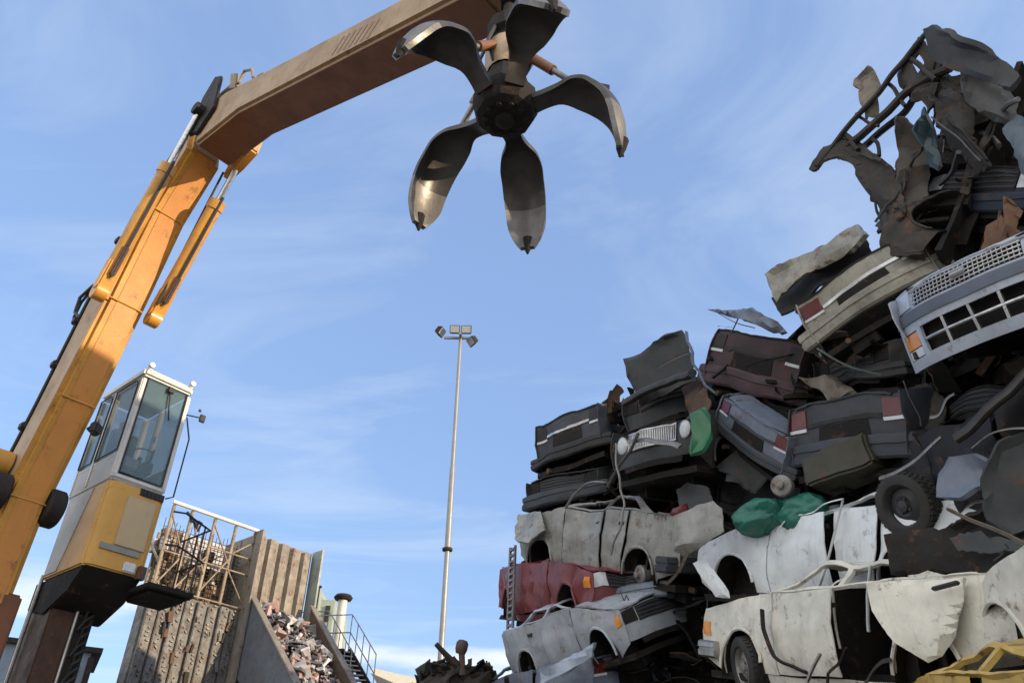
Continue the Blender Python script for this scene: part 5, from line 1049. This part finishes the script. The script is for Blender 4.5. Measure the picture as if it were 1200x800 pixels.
sheet('cab_sheet', 'cream crumpled cab edge above the pickup tail', SC, tanp, [(898, 322), (940, 300), (990, 264), (1006, 262), (1016, 276), (985, 296), (940, 322), (908, 350)], -.2, 8, 15, .06, .06, 1.9, 13)
sheet('cab_sheet', 'dark inner sheet between the cream cab edge and the pickup tail', SC, FRM, [(905, 350), (940, 324), (990, 296), (1015, 280), (1020, 300), (960, 338), (918, 372)], .0, 8, 15, .03, .08, 1.9, 14)
sheet('tailgate', 'thin raised tailgate sticking out to the left over the maroon hatchback', 'tailgate', blugrey, [(824, 361), (850, 359), (880, 362), (905, 374), (914, 386), (900, 388), (880, 377), (850, 369)], -.2, 0, -5, .05, .012, 1.2, 15)
rod('gas_strut', 'thin strut holding the raised tailgate', SC, WORN, [(868, 366), (862, 380), (856, 392)], .014, -.1)
rod('gas_strut', 'second thin strut below the raised tailgate, nearer the sheet end', SC, WORN, [(840, 366), (862, 378), (884, 384)], .012, -.1)
sheet('wing', 'bright green front wing beside the upright grille', 'car wing', green, [(808, 480), (826, 474), (832, 486), (830, 514), (822, 530), (809, 534)], -.45, 45, -5, .05, .05, 2, 50, jag=.5)
rod('broken_bumper', 'broken pale bumper bar hanging in front of the upright grille', 'car bumper', WORN, [(736, 517), (760, 516), (780, 519), (797, 525)], .044, -.65, 8, .03)
rod('bent_strip', 'bent silver strip dropping from the broken bumper to the silver saloon', SC, WORN, [(748, 508), (738, 528), (722, 552), (712, 572)], .032, -.7, 8, .03)
rod('bent_frame', 'bent silver door frame rising above the silver saloon', 'car door frame', silver, [(662, 596), (672, 580), (690, 566), (708, 565)], .028, -.5, 8, .02)
rod('bent_frame', 'thin curved pillar standing on the door of the silver saloon', 'car door frame', silver, [(722, 520), (724, 550), (730, 580), (728, 612), (716, 650)], .022, -.75, 8, .02)
sheet('bonnet', 'dark creased bonnet lying behind the silver saloon tail', 'car bonnet', mixgrey, [(790, 572), (806, 562), (832, 572), (838, 592), (820, 606), (800, 596)], -.2, 20, 30, .03, .06, 2, 16)
sheet('boot_lid', 'pale silver boot end hanging at the right of the silver saloon', 'boot lid', silver, [(784, 606), (800, 600), (836, 586), (846, 596), (848, 622), (800, 648), (786, 640)], -.55, 35, -5, .05, .05, 1.8, 17)
sheet('loose_tail_lamp', 'dark red tail lamp of the silver saloon', 'tail lamp', LAMPR, [(784, 600), (788, 594), (804, 590), (806, 598), (790, 606)], -.62, 35, 0, .04, .01, 2, 18)
rod('bent_strip', 'flat tan strip leaning below the silver boot end', SC, TAN, [(806, 644), (796, 664), (780, 684)], .040, -.6, 4, .02)
sheet('wing', 'torn silver front wing stub in front of the silver saloon', 'car wing', silver, [(608, 600), (628, 596), (634, 616), (626, 636), (610, 630)], -.4, -20, 0, .03, .07, 2, 19)
# perforated rail
mb = MB(); a = pp(601, 640, -.5); b = pp(597, 760, -.45)
for o in (-.07, .07): mb.beam(a+PD*o, b+PD*o, .04, .03, PN)
for i in range(16): p = a.lerp(b, (i+.5)/16); mb.beam(p-PD*.07, p+PD*.07, .035, .04, PN)
solo(mb, 'perforated_rail', WORN, 'upright perforated steel rail hanging in front of the red hatchback', 'rail')
sheet('wing', 'pale crumpled wing below the red hatchback', 'car wing', ltsilver, [(606, 735), (626, 742), (648, 738), (652, 772), (630, 782), (610, 772)], -.2, 10, 0, .03, .08, 2.2, 20)
sheet('torn_sheet', 'slanted pale blue side panel at the foot of the heap', 'car panel', paint('pale_blue', (.34, .40, .48), .4, .2), [(636, 786), (664, 768), (694, 752), (692, 768), (660, 790), (640, 802)], -.75, 10, -10, .05, .03, 2, 21)
sheet('torn_sheet', 'white bent strut in the front arch of the white saloon', SC, white, [(812, 660), (824, 654), (848, 690), (850, 698), (836, 698)], -.35, 10, 0, .04, .03, 2, 22)
RD = sheet('loose_car_door', 'rust-marked cream rear door hanging askew with its black handle', 'car door', cream, [(1016, 684), (1060, 678), (1126, 674), (1127, 700), (1118, 745), (1104, 768), (1088, 776), (1050, 752), (1024, 716)], -1.05, 4, -4, .05, .025, 1.3, 23, jag=.3, curl=.04)
mb = MB(); p = pp(1108, 686, -1.12); mb.beam(p-PD*.11, p+PD*.11, .03, .05, PN, 3); ho = mb.build('handle', BLACKP, None, 40, .008, inv=Matrix.Translation(-RD.location)); ho.parent = RD
rod('bent_frame', 'white window post rising behind the cream front door', 'car door frame', white, [(1018, 740), (1017, 700), (1020, 662)], .028, -.55, 8)
rod('bent_frame', 'cream window frame bent over the cream front door', 'car door frame', cream, [(972, 690), (980, 682), (1000, 674), (1016, 668)], .024, -.4, 8)
rod('bent_frame', 'cream door pillar standing at the rear of the cream front door', 'car door frame', cream, [(975, 688), (978, 720), (985, 760)], .024, -.45, 8)
rod('bent_frame', 'slender white windscreen frame of the white saloon', 'car door frame', white, [(912, 622), (926, 606), (950, 600), (966, 590), (988, 584)], .018, -.1, 8)
rod('bent_frame', 'white door pillar leaning out of the white saloon', 'car door frame', white, [(960, 690), (974, 640), (988, 586)], .021, -.15, 8)
rod('bent_frame', 'square white rear window frame behind the white saloon', 'car door frame', white, [(986, 660), (990, 622), (996, 602), (1034, 598)], .019, -.05, 8)
rod('torn_sill', 'torn dark sill strip curling below the cream front wing', SC, DARK, [(893, 716), (900, 750), (918, 776), (948, 786)], .040, -.45, 6, .03)
for k, (pts, lb) in enumerate([([(968, 800), (976, 780), (992, 758)], 'dark torn strip poking up below the cream front door'), ([(948, 800), (955, 780), (962, 766)], 'second torn strip beside the cream front door, shorter and paler'), ([(1010, 800), (1024, 784), (1048, 772)], 'torn strip lying under the hanging rear door')]):
    rod('bent_strip', lb, SC, [DARK, WORN, FRM][k], pts, .03, -.7, 5, .03)
# soft and small things
def bag(u, v, q, rx_, rz_, seed, label):
    c = pp(u, v, q); mb = MB(); n = 64; m_ = 36
    for j in range(m_+1):
        for i in range(n):
            a = 2*math.pi*i/n; t = math.pi*j/m_; d = Vector((math.cos(a)*math.sin(t), math.sin(a)*math.sin(t), math.cos(t))); o = Vector((seed, 0, 0))
            vo = noise.voronoi(d*2.6+o)[0]; k = 1+.3*noise.noise(d*1.6+o)+.07*(vo[1]-vo[0])+.07*abs(noise.noise(Vector((math.atan2(d.y, d.x)*5, d.z*1.2, seed))))+.05*noise.noise(d*5+o)
            mb.v.append(c+PD*(d.x*rx_*k)+PN*(d.y*rx_*.7*k)+Z*(d.z*rz_*k))
    for j in range(m_):
        for i in range(n): mb.f.append((j*n+i, j*n+(i+1) % n, (j+1)*n+(i+1) % n, (j+1)*n+i))
    return solo(mb, 'plastic_bag', mat('green_plastic', (.018, .15, .105), .4, 0, .3, (.02, .10, .08), 0, .5, 6), label, 'plastic bag', smooth=25)
bag(893, 606, .0, .36, .19, 1, 'crumpled green plastic bag left of the other, behind the white bonnet'); bag(941, 601, .05, .30, .20, 5, 'crumpled green plastic bag touching the white window frame')
mb = MB(); c = pp(994, 546, .12); mb.box(c, (.85, .5, .34), Matrix((PD, PN, Z)).transposed(), 6); crumple(mb, .04, 2, 3); tk = solo(mb, 'fuel_tank', mat('olive_tank', (.055, .052, .034), .6, .1, .5, (.04, .035, .03), .3, .4), 'dusty olive fuel tank hanging under the dark grey estate tail', 'fuel tank', bevel=.03)
def loose_wheel(u, v, q, ax, label, ma, k=1.0, **kw):
    c = pp(u, v, q); T = Thing('loose_wheel', c, label, 'wheel'); o = wheel(T.root, (0, 0, 0), ax, ma, **kw); T.root.scale = (k, k, k); return T
loose_wheel(916, 569, -.2, PN*.9+Z*-.2+PD*.3, 'bare rusty wheel hub above the green bags', STEELRIM, .95, tyre=False, drum=True)
loose_wheel(1064, 592, -.15, PN*.85-Z*.25+PD*-.2, 'dark tyre with grey disc, half sunk in the heap at the right', mat('dark_disc', (.035, .038, .042), .5, .3, .5), 1.0)
rod('bent_strip', 'pale hose-like strip arching over the half sunk tyre', SC, WORN, [(1030, 560), (1050, 548), (1078, 532), (1100, 514)], .036, -.9, 8, .05)
sheet('torn_sheet', 'blue-grey folded panel beside the half sunk tyre', SC, blugrey, [(1094, 545), (1108, 524), (1140, 520), (1164, 536), (1160, 560), (1130, 582), (1098, 578)], -.85, -10, -15, .04, .12, 1.6, 24)
sheet('torn_sheet', 'dark creased sheet right of the blue-grey folded panel', SC, mixgrey, [(1150, 560), (1170, 530), (1206, 520), (1210, 610), (1180, 618), (1158, 600)], -.8, 15, -10, .03, .12, 1.6, 25)
sheet('floor_pan', 'long black floor pan sheet pressed over the tail of the white saloon', SC, mat('black_pan', (.02, .019, .018), .65, .1, .6, (.03, .024, .02), .35, .5, spec=.3), [(1034, 622), (1060, 612), (1110, 606), (1160, 598), (1212, 590), (1212, 668), (1150, 674), (1090, 676), (1036, 670)], -.75, 4, -8, .04, .14, 1.6, 60, step=.06, jag=1.5)
sheet('torn_sheet', 'dark grey crumpled strip across the black floor pan', SC, mixgrey, [(1110, 632), (1150, 622), (1205, 640), (1210, 652), (1150, 644), (1116, 646)], -.95, 4, -8, .03, .08, 2.2, 61, jag=1.5)
rod('exhaust_silencer', 'fat dark exhaust tube slanting up to the right edge', 'exhaust', mat('exhaust_dark', (.06, .058, .055), .5, .5, .5, (.04, .03, .025), .3), [(1120, 515), (1150, 488), (1180, 458), (1215, 428)], .10, -.9, 14, .02)
rod('bent_strip', 'flat tan bar running down to the right edge below the folded panel', SC, TAN, [(1112, 597), (1140, 610), (1170, 622), (1212, 642)], .036, -1.05, 4, .01)
rod('bent_strip', 'light cable arch to the right of the fat exhaust tube', SC, WORN, [(1140, 525), (1160, 508), (1185, 502), (1212, 503)], .020, -.9, 8, .02)
rod('bent_pipe', 'bent grey pipe hanging below the van nose', SC, WORN, [(1090, 488), (1100, 486), (1108, 470), (1118, 462)], .035, -.2, 8, .02)
rod('bent_strip', 'thin greenish strip trailing from the pickup tail to the van nose', SC, mat('verdigris', (.16, .21, .18), .5, .2, .4), [(958, 408), (980, 422), (1005, 432), (1032, 440)], .024, -.45, 4, .02)
rod('bent_strip', 'thin upright strip between the estate tail and the van nose', SC, WORN, [(1058, 445), (1070, 470), (1080, 500)], .016, -.3, 6, .02)
for k, (poly, lb, ma) in enumerate([([(960, 390), (990, 380), (1020, 392), (1030, 420), (1000, 432), (970, 420)], 'crumpled dusty sheet in the gap under the pickup tail', TAN), ([(1060, 470), (1090, 450), (1110, 480), (1100, 520), (1070, 510)], 'twisted dark bracket sheet below the van nose', FRM), ([(940, 452), (975, 440), (1000, 456), (970, 470)], 'tan crumpled scrap just above the dark grey estate tail', TAN), ([(846, 540), (880, 528), (908, 548), (890, 578), (850, 570)], 'grey dented panel left of the bare rusty hub', mixgrey), ([(800, 452), (822, 440), (834, 470), (820, 500), (806, 500)], 'brown rag of metal between the green wing and the blue-grey tail', RUSTY)]):
    sheet('torn_sheet', lb, SC, ma, poly, .2, rq.uniform(-30, 30), rq.uniform(-25, 25), .02, .14, 2.4, 40+k, step=.05)

# ---- low mound of dark scrap left of the heap
mb = MB(); mc = Vector((-.75, 13.2, 0)); n = 44; m_ = 12
for i in range(n):
    a = 2*math.pi*i/n
    for j in range(m_+1):
        t = j/m_; rad = (1-t**2*.7)*1.75; p = Vector((mc.x+math.cos(a)*rad*.95, mc.y+math.sin(a)*rad*.8, 4.28*t)); d = noise.noise_vector(p*1.1)*.35+noise.noise_vector(p*3)*.22
        mb.v.append(p+(d if j else Vector((0, 0, -.1))))
for i in range(n):
    for j in range(m_): i2 = (i+1) % n; mb.f.append((i*(m_+1)+j, i2*(m_+1)+j, i2*(m_+1)+j+1, i*(m_+1)+j+1))
mb.f.append(tuple(i*(m_+1)+m_ for i in range(n)))
for i in range(900):
    a = rq.uniform(0, 6.28); t = rq.uniform(.6, 1.02); rad = (1-t**2*.7)*1.75*rq.uniform(.82, 1.06); c = Vector((mc.x+math.cos(a)*rad, mc.y+math.sin(a)*rad*.8, 4.28*t)); Mx = Matrix.Rotation(rq.uniform(0, 6.28), 3, Vector((rq.uniform(-1, 1), rq.uniform(-1, 1), rq.uniform(-1, 1))).normalized()); b_ = MB()
    if i % 3: b_.box(c, (rq.uniform(.1, .4), rq.uniform(.05, .25), .02), Mx, 3); crumple(b_, .07, 3, i)
    else: b_.tube([c, c+Mx @ Vector((.1, .03, 0)), c+Mx @ Vector((.18, .1, .05))], rq.choice((.015, .025, .04)), 6)
    mb.add(b_.v, b_.f)
solo(mb, 'scrap_mound', mat('mound_tangle', (.06, .055, .05), .75, .25, .5, (.03, .026, .022), .15, .5, 3, island=.6), 'low mound of dark mixed scrap at the foot of the heap, by the mast', 'scrap mound', kind='stuff', smooth=0)
def at(u, v, y): d = ray(u, v); return CAM+d*(y/d.y)
mb = MB(); mb.tube([at(511, 754, 12.2), at(522, 766, 12.2), at(536, 780, 12.3)], [.035, .04, .05], 8); solo(mb, 'scrap_pipe', DARK, 'dark pipe end poking up from the low mound', 'pipe')
mb = MB(); mb.lathe([(0, -.1), (.07, -.09), (.09, -.03), (.09, .06), (.06, .1), (0, .11)], at(541, 758, 12.3), Vector((.2, -.3, 1)), 16); mb.tube([at(541, 764, 12.3), at(542, 790, 12.35)], .045, 8); solo(mb, 'scrap_canister', mat('canister_brown', (.09, .05, .04), .6, .1, .5), 'round brown canister on a post, highest thing on the low mound', 'canister')
